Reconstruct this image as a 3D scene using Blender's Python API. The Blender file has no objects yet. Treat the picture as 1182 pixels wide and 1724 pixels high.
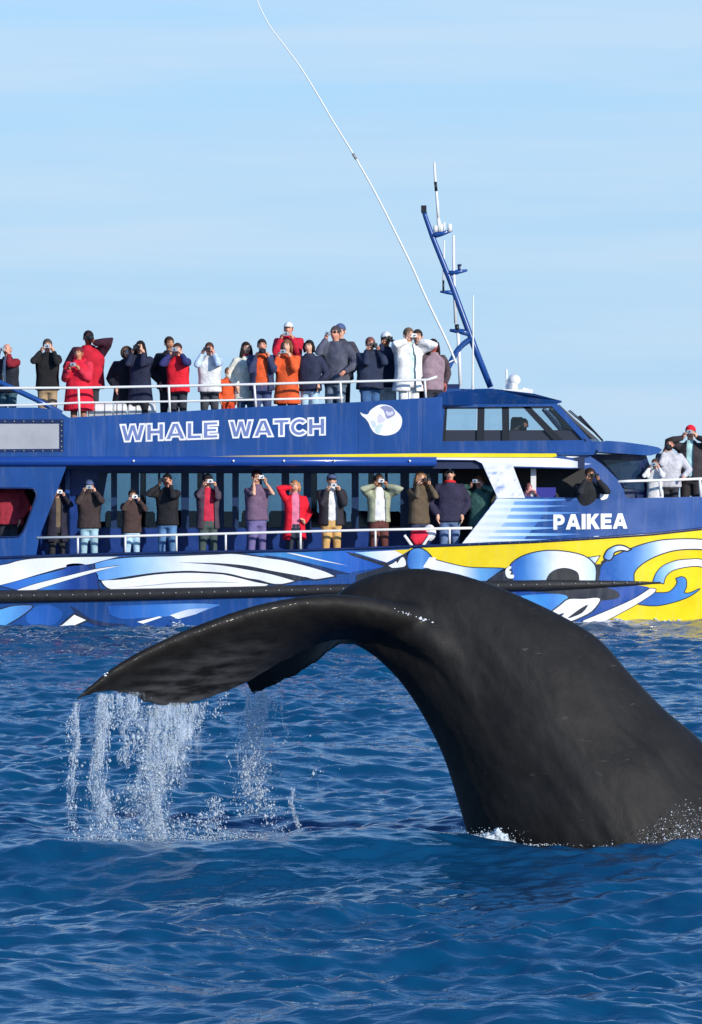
import bpy, bmesh, math, random
import numpy as np
from mathutils import Vector, Matrix, geometry, noise
random.seed(7)
rng = np.random.default_rng(11)
scene = bpy.context.scene
R = math.radians

# ------------------------------------------------------------------ camera, sky, sun, exposure
EYE = 2.9                      # eye height above the sea, metres
F = 7600.0                     # focal length in photograph pixels (telephoto)
HORIZON = 1055 - 2.9 * 95    # height of the horizon in the photograph (hidden behind the boat)
DIST = 80.0                    # distance to the boat's near side
cam_d = bpy.data.cameras.new('camera')
cam = bpy.data.objects.new('camera', cam_d)
scene.collection.objects.link(cam)
scene.camera = cam
cam.location = (0, 0, EYE)
cam.rotation_euler = (R(90), 0, 0)
cam_d.sensor_fit = 'AUTO'
cam_d.sensor_width = 36
cam_d.lens = F / 1724 * 36
cam_d.shift_y = -(862 - HORIZON) / 1724
cam_d.clip_start = 0.5
cam_d.clip_end = 60000

SUN_EL, SUN_AZ = R(20), R(40)  # the sun stands behind the camera, to its right
to_sun = Vector((math.sin(SUN_AZ) * math.cos(SUN_EL), -math.cos(SUN_AZ) * math.cos(SUN_EL), math.sin(SUN_EL)))
sun_d = bpy.data.lights.new('sun', 'SUN')
sun_d.energy = 4.2
sun_d.angle = R(0.5)
sun_d.color = (1.0, 0.93, 0.82)
sun = bpy.data.objects.new('sun', sun_d)
scene.collection.objects.link(sun)
sun.rotation_euler = (-to_sun).to_track_quat('-Z', 'Y').to_euler()
sun.location = to_sun * 300

world = bpy.data.worlds.new('World')
scene.world = world
world.use_nodes = True
wn, wl = world.node_tree.nodes, world.node_tree.links
wn.clear()
w_out = wn.new('ShaderNodeOutputWorld')
w_bg = wn.new('ShaderNodeBackground')
w_bg.inputs['Strength'].default_value = 0.10
sky = wn.new('ShaderNodeTexSky')
sky.sky_type = 'NISHITA'
sky.sun_disc = False
sky.sun_elevation = SUN_EL
sky.sun_rotation = math.pi - SUN_AZ
sky.altitude = 0
sky.air_density = 1.0
sky.dust_density = 0.3
sky.ozone_density = 2.0
# whole-sky colour balance plus faint streaks of high cloud
tint = wn.new('ShaderNodeMix'); tint.data_type = 'RGBA'; tint.blend_type = 'MULTIPLY'
tint.inputs['Factor'].default_value = 1.0
tint.inputs['B'].default_value = (0.68, 1.34, 2.10, 1)
wl.new(sky.outputs['Color'], tint.inputs['A'])
tc = wn.new('ShaderNodeTexCoord')
mp = wn.new('ShaderNodeMapping'); mp.inputs['Scale'].default_value = (5.0, 5.0, 70.0)
nz = wn.new('ShaderNodeTexNoise'); nz.inputs['Scale'].default_value = 1.0; nz.inputs['Detail'].default_value = 5
nz.inputs['Roughness'].default_value = 0.55
rp = wn.new('ShaderNodeValToRGB')
rp.color_ramp.elements[0].position = 0.40; rp.color_ramp.elements[0].color = (0, 0, 0, 1)
rp.color_ramp.elements[1].position = 0.70; rp.color_ramp.elements[1].color = (0.62, 0.62, 0.62, 1)
wl.new(tc.outputs['Generated'], mp.inputs['Vector'])
wl.new(mp.outputs['Vector'], nz.inputs['Vector'])
wl.new(nz.outputs['Fac'], rp.inputs['Fac'])
cl = wn.new('ShaderNodeMix'); cl.data_type = 'RGBA'
cl.inputs['B'].default_value = (6.3, 7.7, 9.2, 1)
cf = wn.new('ShaderNodeMapRange'); cf.interpolation_type = 'SMOOTHSTEP'      # the streaks are seen edge-on, low over the sea
cf.inputs['From Min'].default_value = 0.10; cf.inputs['From Max'].default_value = 0.24; cf.inputs['To Min'].default_value = 1.0; cf.inputs['To Max'].default_value = 0.0
cm = wn.new('ShaderNodeMath'); cm.operation = 'MULTIPLY'
wl.new(rp.outputs['Color'], cm.inputs[0]); wl.new(cf.outputs['Result'], cm.inputs[1])
wl.new(cm.outputs[0], cl.inputs['Factor'])
# thin high haze, thickest low over the horizon all the way round
sx = wn.new('ShaderNodeSeparateXYZ'); wl.new(tc.outputs['Generated'], sx.inputs['Vector'])
hz = wn.new('ShaderNodeMapRange'); hz.interpolation_type = 'SMOOTHSTEP'
hz.inputs['From Min'].default_value = 0.0; hz.inputs['From Max'].default_value = 0.46
hz.inputs['To Min'].default_value = 0.97; hz.inputs['To Max'].default_value = 0.06
wl.new(sx.outputs['Z'], hz.inputs['Value']); wl.new(sx.outputs['Z'], cf.inputs['Value'])
veil = wn.new('ShaderNodeMix'); veil.data_type = 'RGBA'
veil.inputs['B'].default_value = (4.55, 6.85, 9.2, 1)
wl.new(hz.outputs['Result'], veil.inputs['Factor'])
wl.new(tint.outputs['Result'], veil.inputs['A'])
wl.new(veil.outputs['Result'], cl.inputs['A'])
wl.new(cl.outputs['Result'], w_bg.inputs['Color'])
wl.new(w_bg.outputs['Background'], w_out.inputs['Surface'])

scene.view_settings.view_transform = 'Standard'
scene.view_settings.look = 'None'
scene.view_settings.gamma = 1
scene.view_settings.exposure = 0
scene.view_settings.use_curve_mapping = False
scene.cycles.use_denoising = True
scene.cycles.max_bounces = 8
scene.cycles.transparent_max_bounces = 24
scene.cycles.sample_clamp_indirect = 4

# ------------------------------------------------------------------ helpers
def lin(r, g=None, b=None):
    if g is None: r, g, b = r
    f = lambda c: c / 12.92 if c <= 0.04045 else ((c + 0.055) / 1.055) ** 2.4
    return (f(r / 255), f(g / 255), f(b / 255), 1.0)

def PX(px, py, dy=0.0, base=DIST):
    """a point of the place: where the sight line measured in the photograph meets the distance base+dy"""
    Y = base + dy
    return Vector(((px - 591) * Y / F, Y, EYE - (py - HORIZON) * Y / F))

MATS = {}
def mat(name, col, rough=0.5, metal=0.0, var=0.0, var_scale=6.0, bump=0.0, bump_scale=40.0, spec=0.5, coat=0.0, attr=None, streak=0.0, trans=0.0, ior=1.45, alpha=1.0):
    if name in MATS: return MATS[name]
    m = bpy.data.materials.new(name); m.use_nodes = True
    n, l = m.node_tree.nodes, m.node_tree.links
    b = n['Principled BSDF']
    b.inputs['Base Color'].default_value = (*col[:3], 1)
    b.inputs['Roughness'].default_value = rough
    b.inputs['Metallic'].default_value = metal
    b.inputs['Specular IOR Level'].default_value = spec
    b.inputs['Coat Weight'].default_value = coat
    b.inputs['Coat Roughness'].default_value = 0.08
    b.inputs['Transmission Weight'].default_value = trans
    b.inputs['IOR'].default_value = ior
    b.inputs['Alpha'].default_value = alpha
    src = None
    if attr:
        a = n.new('ShaderNodeAttribute'); a.attribute_name = attr; src = a.outputs['Color']
    if var or bump or streak:
        g = n.new('ShaderNodeTexCoord')
    if var:
        t = n.new('ShaderNodeTexNoise'); t.inputs['Scale'].default_value = var_scale; t.inputs['Detail'].default_value = 5
        t.inputs['Roughness'].default_value = 0.6
        l.new(g.outputs['Object'], t.inputs['Vector'])
        r = n.new('ShaderNodeMapRange'); r.inputs['From Min'].default_value = 0.3; r.inputs['From Max'].default_value = 0.7
        r.inputs['To Min'].default_value = 1 - var; r.inputs['To Max'].default_value = 1 + var * 0.6
        l.new(t.outputs['Fac'], r.inputs['Value'])
        mx = n.new('ShaderNodeMix'); mx.data_type = 'RGBA'; mx.blend_type = 'MULTIPLY'; mx.inputs['Factor'].default_value = 1
        if src: l.new(src, mx.inputs['A'])
        else: mx.inputs['A'].default_value = (*col[:3], 1)
        l.new(r.outputs['Result'], mx.inputs['B'])
        src = mx.outputs['Result']
        r2 = n.new('ShaderNodeMapRange'); r2.inputs['From Min'].default_value = 0.3; r2.inputs['From Max'].default_value = 0.7
        r2.inputs['To Min'].default_value = max(0.02, rough - 0.1 * (var > 0)); r2.inputs['To Max'].default_value = min(1, rough + 0.1)
        l.new(t.outputs['Fac'], r2.inputs['Value']); l.new(r2.outputs['Result'], b.inputs['Roughness'])
    if streak:      # salt and run marks down the plating
        sm = n.new('ShaderNodeMapping'); sm.inputs['Scale'].default_value = (7.0, 7.0, 0.55)
        sn = n.new('ShaderNodeTexNoise'); sn.inputs['Scale'].default_value = 1.0; sn.inputs['Detail'].default_value = 6; sn.inputs['Roughness'].default_value = 0.7
        l.new(g.outputs['Object'], sm.inputs['Vector']); l.new(sm.outputs['Vector'], sn.inputs['Vector'])
        sr = n.new('ShaderNodeMapRange'); sr.inputs['From Min'].default_value = 0.50; sr.inputs['From Max'].default_value = 0.78; sr.inputs['To Max'].default_value = streak
        l.new(sn.outputs['Fac'], sr.inputs['Value'])
        sx_ = n.new('ShaderNodeMix'); sx_.data_type = 'RGBA'; sx_.inputs['B'].default_value = (0.42, 0.44, 0.44, 1)
        l.new(sr.outputs['Result'], sx_.inputs['Factor'])
        if src: l.new(src, sx_.inputs['A'])
        else: sx_.inputs['A'].default_value = (*col[:3], 1)
        src = sx_.outputs['Result']
    if src: l.new(src, b.inputs['Base Color'])
    if bump:
        t2 = n.new('ShaderNodeTexNoise'); t2.inputs['Scale'].default_value = bump_scale; t2.inputs['Detail'].default_value = 4
        l.new(g.outputs['Object'], t2.inputs['Vector'])
        bp = n.new('ShaderNodeBump'); bp.inputs['Strength'].default_value = bump; bp.inputs['Distance'].default_value = 0.02
        l.new(t2.outputs['Fac'], bp.inputs['Height']); l.new(bp.outputs['Normal'], b.inputs['Normal'])
    MATS[name] = m
    return m

def tag(o, label=None, cat=None, group=None, kind=None):
    if label: o['label'] = label
    if cat: o['category'] = cat
    if group: o['group'] = group
    if kind: o['kind'] = kind
    return o

def origin_of(p):
    v = Vector((0, 0, 0))
    while p is not None:
        v += p.location; p = p.parent
    return v

def link(name, me, parent=None):
    o = bpy.data.objects.new(name, me)
    scene.collection.objects.link(o)
    if parent is not None: o.parent = parent
    return o

def empty(name, loc, rz=0.0):
    o = bpy.data.objects.new(name, None)
    scene.collection.objects.link(o)
    o.empty_display_size = 0.2
    o.location = loc; o.rotation_euler = (0, 0, rz)
    return o

def build(name, V, Fc, m, parent=None, smooth=False, local=False, mats=None, cols=None, angle=None):
    """one mesh object; V in world metres (or in the parent's own frame when local)"""
    me = bpy.data.meshes.new(name)
    off = Vector((0, 0, 0)) if (parent is None or local) else origin_of(parent)
    me.from_pydata([tuple(Vector(v) - off) for v in V], [], [tuple(f) for f in Fc])
    for mm in (m if isinstance(m, (list, tuple)) else [m]): me.materials.append(mm)
    if mats is not None: me.polygons.foreach_set('material_index', mats)
    if smooth: me.polygons.foreach_set('use_smooth', [True] * len(me.polygons))
    if cols is not None:
        a = me.color_attributes.new('Col', 'FLOAT_COLOR', 'POINT')
        a.data.foreach_set('color', np.asarray(cols, dtype=np.float32).ravel())
    me.update()
    bm = bmesh.new(); bm.from_mesh(me); bmesh.ops.recalc_face_normals(bm, faces=bm.faces); bm.to_mesh(me); bm.free()
    if angle is not None:
        me.polygons.foreach_set('use_smooth', [True] * len(me.polygons)); me.set_sharp_from_angle(angle=R(angle))
    return link(name, me, parent)

class MB:
    """collects shapes for one mesh"""
    def __init__(s): s.V = []; s.F = []; s.M = []
    def add(s, V, Fc, mi=0):
        k = len(s.V); s.V += [Vector(v) for v in V]; s.F += [tuple(i + k for i in f) for f in Fc]; s.M += [mi] * len(Fc); return s
    def box(s, lo, hi, mi=0):
        x0, y0, z0 = lo; x1, y1, z1 = hi
        V = [(x0, y0, z0), (x1, y0, z0), (x1, y1, z0), (x0, y1, z0), (x0, y0, z1), (x1, y0, z1), (x1, y1, z1), (x0, y1, z1)]
        return s.add(V, [(0, 3, 2, 1), (4, 5, 6, 7), (0, 1, 5, 4), (1, 2, 6, 5), (2, 3, 7, 6), (3, 0, 4, 7)], mi)
    def tube(s, pts, rad, n=8, mi=0, flat=None, cap=True):
        pts = [Vector(p) for p in pts]; m_ = len(pts)
        if not hasattr(rad, '__len__'): rad = [rad] * m_
        ref = None; V = []; Fc = []
        for i, p in enumerate(pts):
            d = (pts[min(i + 1, m_ - 1)] - pts[max(i - 1, 0)])
            d = d.normalized() if d.length > 1e-9 else Vector((0, 0, 1))
            if ref is None:
                ref = Vector((0, 1, 0)) if abs(d.y) < 0.9 else Vector((1, 0, 0))
            a = ref - d * ref.dot(d)
            a = a.normalized() if a.length > 1e-6 else d.orthogonal().normalized()
            ref = a
            b = d.cross(a)
            fx = 1.0 if flat is None else flat
            for k in range(n):
                t = 2 * math.pi * k / n
                V.append(p + (a * math.cos(t) * fx + b * math.sin(t)) * rad[i])
        for i in range(m_ - 1):
            for k in range(n):
                k2 = (k + 1) % n
                Fc.append((i * n + k, i * n + k2, (i + 1) * n + k2, (i + 1) * n + k))
        if cap:
            Fc.append(tuple(range(n - 1, -1, -1))); Fc.append(tuple((m_ - 1) * n + k for k in range(n)))
        return s.add(V, Fc, mi)
    def loft(s, rings, mi=0):
        n = len(rings[0]); V = [v for r in rings for v in r]; Fc = []
        for i in range(len(rings) - 1):
            for k in range(n):
                k2 = (k + 1) % n
                Fc.append((i * n + k, i * n + k2, (i + 1) * n + k2, (i + 1) * n + k))
        Fc.append(tuple(range(n - 1, -1, -1))); Fc.append(tuple((len(rings) - 1) * n + k for k in range(n)))
        return s.add(V, Fc, mi)
    def ball(s, c, r, nu=10, nv=7, mi=0, shape=None):
        c = Vector(c); r = (r, r, r) if not hasattr(r, '__len__') else r
        V = [c + Vector((0, 0, -r[2]))]; Fc = []
        for i in range(1, nv):
            a = -math.pi / 2 + math.pi * i / nv
            for k in range(nu):
                t = 2 * math.pi * k / nu
                V.append(c + Vector((r[0] * math.cos(a) * math.cos(t), r[1] * math.cos(a) * math.sin(t), r[2] * math.sin(a))))
        V.append(c + Vector((0, 0, r[2]))); T = len(V) - 1
        for k in range(nu): Fc.append((0, 1 + (k + 1) % nu, 1 + k))
        for i in range(nv - 2):
            for k in range(nu):
                a = 1 + i * nu; b = a + nu; k2 = (k + 1) % nu
                Fc.append((a + k, a + k2, b + k2, b + k))
        a = 1 + (nv - 2) * nu
        for k in range(nu): Fc.append((a + k, a + (k + 1) % nu, T))
        return s.add(V, Fc, mi)
    def obj(s, name, m, parent=None, **kw):
        return build(name, s.V, s.F, m, parent, mats=(s.M if any(s.M) else None), **kw)

def fuse(V, Fc, voxel, smooth=4):
    """one continuous skin round overlapping closed shapes; returns verts, faces"""
    me = bpy.data.meshes.new('skin'); me.from_pydata([tuple(v) for v in V], [], Fc); me.update()
    bm = bmesh.new(); bm.from_mesh(me); bmesh.ops.recalc_face_normals(bm, faces=bm.faces); bm.to_mesh(me); bm.free()
    o = bpy.data.objects.new('skin', me); scene.collection.objects.link(o)
    r = o.modifiers.new('r', 'REMESH'); r.mode = 'VOXEL'; r.voxel_size = voxel; r.adaptivity = 0
    if smooth:
        s = o.modifiers.new('s', 'SMOOTH'); s.factor = 0.5; s.iterations = smooth
    dg = bpy.context.evaluated_depsgraph_get()
    ev = o.evaluated_get(dg); em = ev.to_mesh()
    nv = len(em.vertices); co = np.empty(nv * 3); em.vertices.foreach_get('co', co)
    faces = [tuple(p.vertices) for p in em.polygons]
    ev.to_mesh_clear(); bpy.data.objects.remove(o); bpy.data.meshes.remove(me)
    return co.reshape(-1, 3), faces

def cr(pts, n=6, closed=False):
    """smooth curve through points"""
    p = [np.array(q, float) for q in pts]; out = []; m_ = len(p)
    rngi = range(m_ if closed else m_ - 1)
    for i in rngi:
        g = (lambda k: p[k % m_]) if closed else (lambda k: p[min(max(k, 0), m_ - 1)])
        p0, p1, p2, p3 = g(i - 1), g(i), g(i + 1), g(i + 2)
        for k in range(n):
            t = k / n
            out.append(tuple(0.5 * ((2 * p1) + (-p0 + p2) * t + (2 * p0 - 5 * p1 + 4 * p2 - p3) * t * t + (-p0 + 3 * p1 - 3 * p2 + p3) * t ** 3)))
    if not closed: out.append(tuple(p[-1]))
    return out

def interp(x, pts):
    return float(np.interp(x, [p[0] for p in pts], [p[1] for p in pts]))

def area2(p):
    return 0.5 * sum(p[i][0] * p[(i + 1) % len(p)][1] - p[(i + 1) % len(p)][0] * p[i][1] for i in range(len(p)))

def grow(poly, d):
    """outline moved outward by d (mitred)"""
    s = 1 if area2(poly) > 0 else -1
    p = [Vector(q[:2]) for q in poly]
    p = [q for i, q in enumerate(p) if (q - p[i - 1]).length > 1e-4]
    out = []
    for i in range(len(p)):
        a, b, c = p[i - 1], p[i], p[(i + 1) % len(p)]
        e1 = (b - a).normalized(); e2 = (c - b).normalized()
        n1 = Vector((e1.y, -e1.x)) * s; n2 = Vector((e2.y, -e2.x)) * s
        m_ = n1 + n2
        if m_.length < 0.3: m_ = n1
        m_.normalize()
        k = d / max(0.45, m_.dot(n1))
        out.append(tuple(b + m_ * k))
    return out

def inside(P, poly):
    poly = np.asarray(poly); x, y = P[:, 0], P[:, 1]; c = np.zeros(len(P), bool)
    j = len(poly) - 1
    for i in range(len(poly)):
        xi, yi = poly[i]; xj, yj = poly[j]
        if yi != yj:
            c ^= ((yi > y) != (yj > y)) & (x < (xj - xi) * (y - yi) / (yj - yi) + xi)
        j = i
    return c

def fill(outer, holes=(), step=None):
    """triangles of a flat outline with holes; step adds inner points so that it can bend"""
    loops = [list(outer)] + [list(h) for h in holes]
    co = []; ed = []
    for lp in loops:
        pts = []
        for i in range(len(lp)):
            a = np.array(lp[i][:2], float); b = np.array(lp[(i + 1) % len(lp)][:2], float)
            L = np.linalg.norm(b - a)
            if L < 1e-6: continue
            k = 1 if not step else max(1, int(math.ceil(L / step)))
            pts += [a + (b - a) * t / k for t in range(k)]
        s = len(co); co += [Vector((p[0], p[1])) for p in pts]
        ed += [(s + i, s + (i + 1) % len(pts)) for i in range(len(pts))]
    if step:
        A = np.array([tuple(c) for c in co])
        gx = np.arange(A[:, 0].min() + step / 2, A[:, 0].max(), step); gy = np.arange(A[:, 1].min() + step / 2, A[:, 1].max(), step)
        if len(gx) and len(gy):
            G = np.array([(x, y) for x in gx for y in gy])
            k = inside(G, loops[0])
            for h in loops[1:]: k &= ~inside(G, h)
            co += [Vector(g) for g in G[k]]
    v, e, f = geometry.delaunay_2d_cdt(co, ed, [], 0, 1e-7)[:3]
    V = np.array([tuple(q) for q in v]); T = np.array([t for t in f if len(t) == 3])
    C = V[T].mean(axis=1)
    k = inside(C, loops[0])
    for h in loops[1:]: k &= ~inside(C, h)
    return V, [tuple(int(i) for i in t) for t in T[k]]

def sheet(name, outer, m, parent, dy=0.0, thick=0.05, holes=(), step=None, base=DIST, local_cols=None, shade=None):
    """a plate cut to an outline measured in the photograph, standing at its own distance, with real thickness.
    dy: number or function of (px, py)."""
    V2, T = fill(outer, holes, step)
    f = dy if callable(dy) else (lambda x, y: dy)
    front = [PX(x, y, f(x, y), base) for x, y in V2]
    V = list(front); Fc = list(T)
    cols = None
    if local_cols is not None: cols = [local_cols(x, y) for x, y in V2]
    if thick:
        n = len(front); V += [p + Vector((0, thick, 0)) for p in front]
        Fc += [tuple(i + n for i in reversed(t)) for t in T]
        cnt = {}
        for t in T:
            for i in range(3):
                k = (t[i], t[(i + 1) % 3]); cnt[k] = cnt.get(k, 0) + 1
        for (a, b) in list(cnt):
            if (b, a) not in cnt: Fc.append((b, a, a + n, b + n))
        if cols is not None: cols = cols + cols
    return build(name, V, Fc, m, parent, cols=cols, angle=shade)

def grad(stops):
    """colour along the plate's length, from (px, rgb) stops"""
    xs = [s[0] for s in stops]; cs = np.array([lin(s[1])[:3] for s in stops])
    return lambda x, y: (*[float(np.interp(x, xs, cs[:, i])) for i in range(3)], 1.0)
# ------------------------------------------------------------------ the sea: one sheet to the horizon
WAVES = []
_r = np.random.default_rng(5)
for i in range(150):
    lam = 0.15 * (9.0 / 0.15) ** ((i / 149.0) ** 1.15)
    ang = _r.normal(R(96), R(38))
    k = 2 * math.pi / lam
    steep = 0.074 if lam < 0.5 else (0.062 if lam < 0.9 else (0.042 if lam < 2.0 else 0.022))
    WAVES.append((k * math.cos(ang), k * math.sin(ang), steep / k * _r.uniform(0.6, 1.4), _r.uniform(0, 6.28), lam))

def sea_height(x, y, spacing=0.03):
    x = np.asarray(x, float); y = np.asarray(y, float); h = np.zeros_like(x)
    # gusts: patches of livelier and calmer water
    g = 1 + 0.35 * np.sin(0.55 * x + 0.21 * y + 1.0) * np.sin(0.33 * y - 0.24 * x)
    for kx, ky, a, ph, lam in WAVES:
        w = np.clip((lam / spacing - 2.2) / 2.0, 0, 1)
        if np.max(w) <= 0: continue
        q = np.sin(kx * x + ky * y + ph)
        h += w * a * (np.exp(0.5 * q) - 1.06) * 1.15 * (g if lam < 3 else 1)
    # the swell that stands in front of the whale
    yc = 32.75 + 0.25 * np.sin(0.8 * x + 0.7) + 0.12 * np.sin(2.1 * x)
    amp = 0.088 + 0.035 * np.sin(1.1 * x + 2.2) + 0.02 * np.sin(2.7 * x + 1)
    h += amp * np.exp(-((y - yc) / 0.55) ** 2) - 0.05 * np.exp(-((y - yc + 1.5) / 0.8) ** 2)
    return h

def make_sea():
    u = list(np.linspace(-0.1, 0.1, 520))
    s = u[-1] - u[-2]; e = []
    c = u[-1]
    while c < 9: s *= 1.16; c += s; e.append(c)
    u = np.array([-v for v in reversed(e)] + u + e)
    ys = [19.5]
    while ys[-1] < 92: ys.append(ys[-1] + 0.026 + 0.0008 * (ys[-1] - 19.5))
    s = ys[-1] - ys[-2]
    while ys[-1] < 26000: s *= 1.18; ys.append(ys[-1] + s)
    lo = []; c = 19.5; s = 0.05
    while c > -3000: s *= 1.14; c -= s; lo.append(c)
    ys = np.array(list(reversed(lo)) + ys)
    g = np.sqrt(ys ** 2 + 16)
    X = g[:, None] * u[None, :]; Y = np.repeat(ys[:, None], len(u), 1)
    dx = np.gradient(X, axis=1); dy = np.gradient(Y, axis=0)
    sp = np.maximum(np.abs(dx), np.abs(dy) * 0.8)
    Z = np.empty_like(X)
    for i in range(0, len(ys), 40): Z[i:i + 40] = sea_height(X[i:i + 40], Y[i:i + 40], sp[i:i + 40])
    nr, nc = X.shape
    me = bpy.data.meshes.new('sea')
    me.vertices.add(nr * nc)
    me.vertices.foreach_set('co', np.stack([X, Y, Z], -1).ravel())
    idx = np.arange(nr * nc).reshape(nr, nc)
    q = np.stack([idx[:-1, :-1], idx[:-1, 1:], idx[1:, 1:], idx[1:, :-1]], -1).reshape(-1, 4)
    me.loops.add(q.size); me.loops.foreach_set('vertex_index', q.ravel())
    me.polygons.add(len(q)); me.polygons.foreach_set('loop_start', np.arange(0, q.size, 4)); me.polygons.foreach_set('loop_total', np.full(len(q), 4))
    me.polygons.foreach_set('use_smooth', np.ones(len(q), bool))
    me.update(calc_edges=True)
    m = bpy.data.materials.new('sea water'); m.use_nodes = True
    n, l = m.node_tree.nodes, m.node_tree.links
    b = n['Principled BSDF']
    b.inputs['Base Color'].default_value = (0.006, 0.040, 0.095, 1)
    b.inputs['Roughness'].default_value = 0.035
    b.inputs['IOR'].default_value = 1.33
    g = n.new('ShaderNodeTexCoord')
    # bodies of slightly greener, clearer water
    t0 = n.new('ShaderNodeTexNoise'); t0.inputs['Scale'].default_value = 0.7; t0.inputs['Detail'].default_value = 3
    l.new(g.outputs['Object'], t0.inputs['Vector'])
    mx = n.new('ShaderNodeMix'); mx.data_type = 'RGBA'
    mx.inputs['A'].default_value = (0.0012, 0.042, 0.112, 1); mx.inputs['B'].default_value = (0.0022, 0.072, 0.165, 1)
    l.new(t0.outputs['Fac'], mx.inputs['Factor']); l.new(mx.outputs['Result'], b.inputs['Base Color'])
    t = n.new('ShaderNodeTexNoise'); t.inputs['Scale'].default_value = 9; t.inputs['Detail'].default_value = 4
    mp_ = n.new('ShaderNodeMapping'); mp_.inputs['Scale'].default_value = (0.7, 1.7, 1)
    l.new(g.outputs['Object'], mp_.inputs['Vector']); l.new(mp_.outputs['Vector'], t.inputs['Vector'])
    bp = n.new('ShaderNodeBump'); bp.inputs['Strength'].default_value = 0.4; bp.inputs['Distance'].default_value = 0.03
    l.new(t.outputs['Fac'], bp.inputs['Height']); l.new(bp.outputs['Normal'], b.inputs['Normal'])
    me.materials.append(m)
    o = link('sea', me); o['kind'] = 'structure'
    return o
make_sea()

# ------------------------------------------------------------------ the whale's tail
WB = 34.4
WK = 34.4 / 41.0
def WP(px, py, dy=0.0): return PX(px, py, dy * WK, WB)

def skin_material():
    m = bpy.data.materials.new('whale skin'); m.use_nodes = True
    n, l = m.node_tree.nodes, m.node_tree.links
    b = n['Principled BSDF']
    b.inputs['Roughness'].default_value = 0.62; b.inputs['Specular IOR Level'].default_value = 0.22
    b.inputs['Coat Weight'].default_value = 0.07; b.inputs['Coat Roughness'].default_value = 0.10; b.inputs['Coat IOR'].default_value = 1.33
    g = n.new('ShaderNodeTexCoord')
    t = n.new('ShaderNodeTexNoise'); t.inputs['Scale'].default_value = 2.2; t.inputs['Detail'].default_value = 8; t.inputs['Roughness'].default_value = 0.65
    l.new(g.outputs['Object'], t.inputs['Vector'])
    r = n.new('ShaderNodeValToRGB')
    r.color_ramp.elements[0].position = 0.36; r.color_ramp.elements[0].color = (0.0080, 0.0071, 0.0064, 1)
    r.color_ramp.elements[1].position = 0.66; r.color_ramp.elements[1].color = (0.0176, 0.0160, 0.0147, 1)
    l.new(t.outputs['Fac'], r.inputs['Fac'])
    # old scratches
    mp_ = n.new('ShaderNodeMapping'); mp_.inputs['Scale'].default_value = (1.2, 3, 9); mp_.inputs['Rotation'].default_value = (0.2, 0.7, 0.3)
    l.new(g.outputs['Object'], mp_.inputs['Vector'])
    v = n.new('ShaderNodeTexNoise'); v.inputs['Scale'].default_value = 3.5; v.inputs['Detail'].default_value = 3; v.inputs['Distortion'].default_value = 1.0
    l.new(mp_.outputs['Vector'], v.inputs['Vector'])
    rv = n.new('ShaderNodeMapRange'); rv.inputs['From Min'].default_value = 0.70; rv.inputs['From Max'].default_value = 0.76
    l.new(v.outputs['Fac'], rv.inputs['Value'])
    mx = n.new('ShaderNodeMix'); mx.data_type = 'RGBA'; mx.inputs['B'].default_value = (0.06, 0.057, 0.053, 1)
    ml = n.new('ShaderNodeMath'); ml.operation = 'MULTIPLY'; ml.inputs[1].default_value = 0.75
    l.new(rv.outputs['Result'], ml.inputs[0]); l.new(ml.outputs[0], mx.inputs['Factor'])
    l.new(r.outputs['Color'], mx.inputs['A'])
    # reflected sheen on the near fluke's underside, painted as pale streaks
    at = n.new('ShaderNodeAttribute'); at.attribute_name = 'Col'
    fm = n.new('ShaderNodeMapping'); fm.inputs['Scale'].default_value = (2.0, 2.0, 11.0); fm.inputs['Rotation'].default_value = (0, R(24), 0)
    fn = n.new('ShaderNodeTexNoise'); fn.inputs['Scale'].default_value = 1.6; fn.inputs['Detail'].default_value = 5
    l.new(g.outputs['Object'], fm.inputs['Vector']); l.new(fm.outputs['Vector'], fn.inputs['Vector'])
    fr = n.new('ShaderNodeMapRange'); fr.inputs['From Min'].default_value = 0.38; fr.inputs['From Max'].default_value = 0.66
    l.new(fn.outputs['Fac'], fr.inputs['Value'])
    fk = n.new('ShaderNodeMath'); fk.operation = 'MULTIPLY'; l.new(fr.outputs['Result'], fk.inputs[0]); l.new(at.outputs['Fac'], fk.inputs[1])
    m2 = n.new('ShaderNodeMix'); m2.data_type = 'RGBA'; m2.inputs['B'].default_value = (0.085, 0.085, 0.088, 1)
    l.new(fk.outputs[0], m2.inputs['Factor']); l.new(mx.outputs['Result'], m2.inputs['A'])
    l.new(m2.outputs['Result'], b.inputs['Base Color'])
    # wrinkles running along the tail, and pores
    mw = n.new('ShaderNodeMapping'); mw.inputs['Scale'].default_value = (2.6, 2.2, 1.0); mw.inputs['Rotation'].default_value = (0, R(-35), 0)
    l.new(g.outputs['Object'], mw.inputs['Vector'])
    w = n.new('ShaderNodeTexNoise'); w.inputs['Scale'].default_value = 1.6; w.inputs['Detail'].default_value = 4; w.inputs['Roughness'].default_value = 0.55
    l.new(mw.outputs['Vector'], w.inputs['Vector'])
    b1 = n.new('ShaderNodeBump'); b1.inputs['Strength'].default_value = 0.17; b1.inputs['Distance'].default_value = 0.08
    l.new(w.outputs['Fac'], b1.inputs['Height'])
    p = n.new('ShaderNodeTexNoise'); p.inputs['Scale'].default_value = 38; p.inputs['Detail'].default_value = 3
    l.new(g.outputs['Object'], p.inputs['Vector'])
    b2 = n.new('ShaderNodeBump'); b2.inputs['Strength'].default_value = 0.14; b2.inputs['Distance'].default_value = 0.01
    l.new(p.outputs['Fac'], b2.inputs['Height']); l.new(b1.outputs['Normal'], b2.inputs['Normal'])
    l.new(b2.outputs['Normal'], b.inputs['Normal'])
    return m

def dense(secs, n=5):
    return cr([tuple(s) for s in secs], n)

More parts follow.
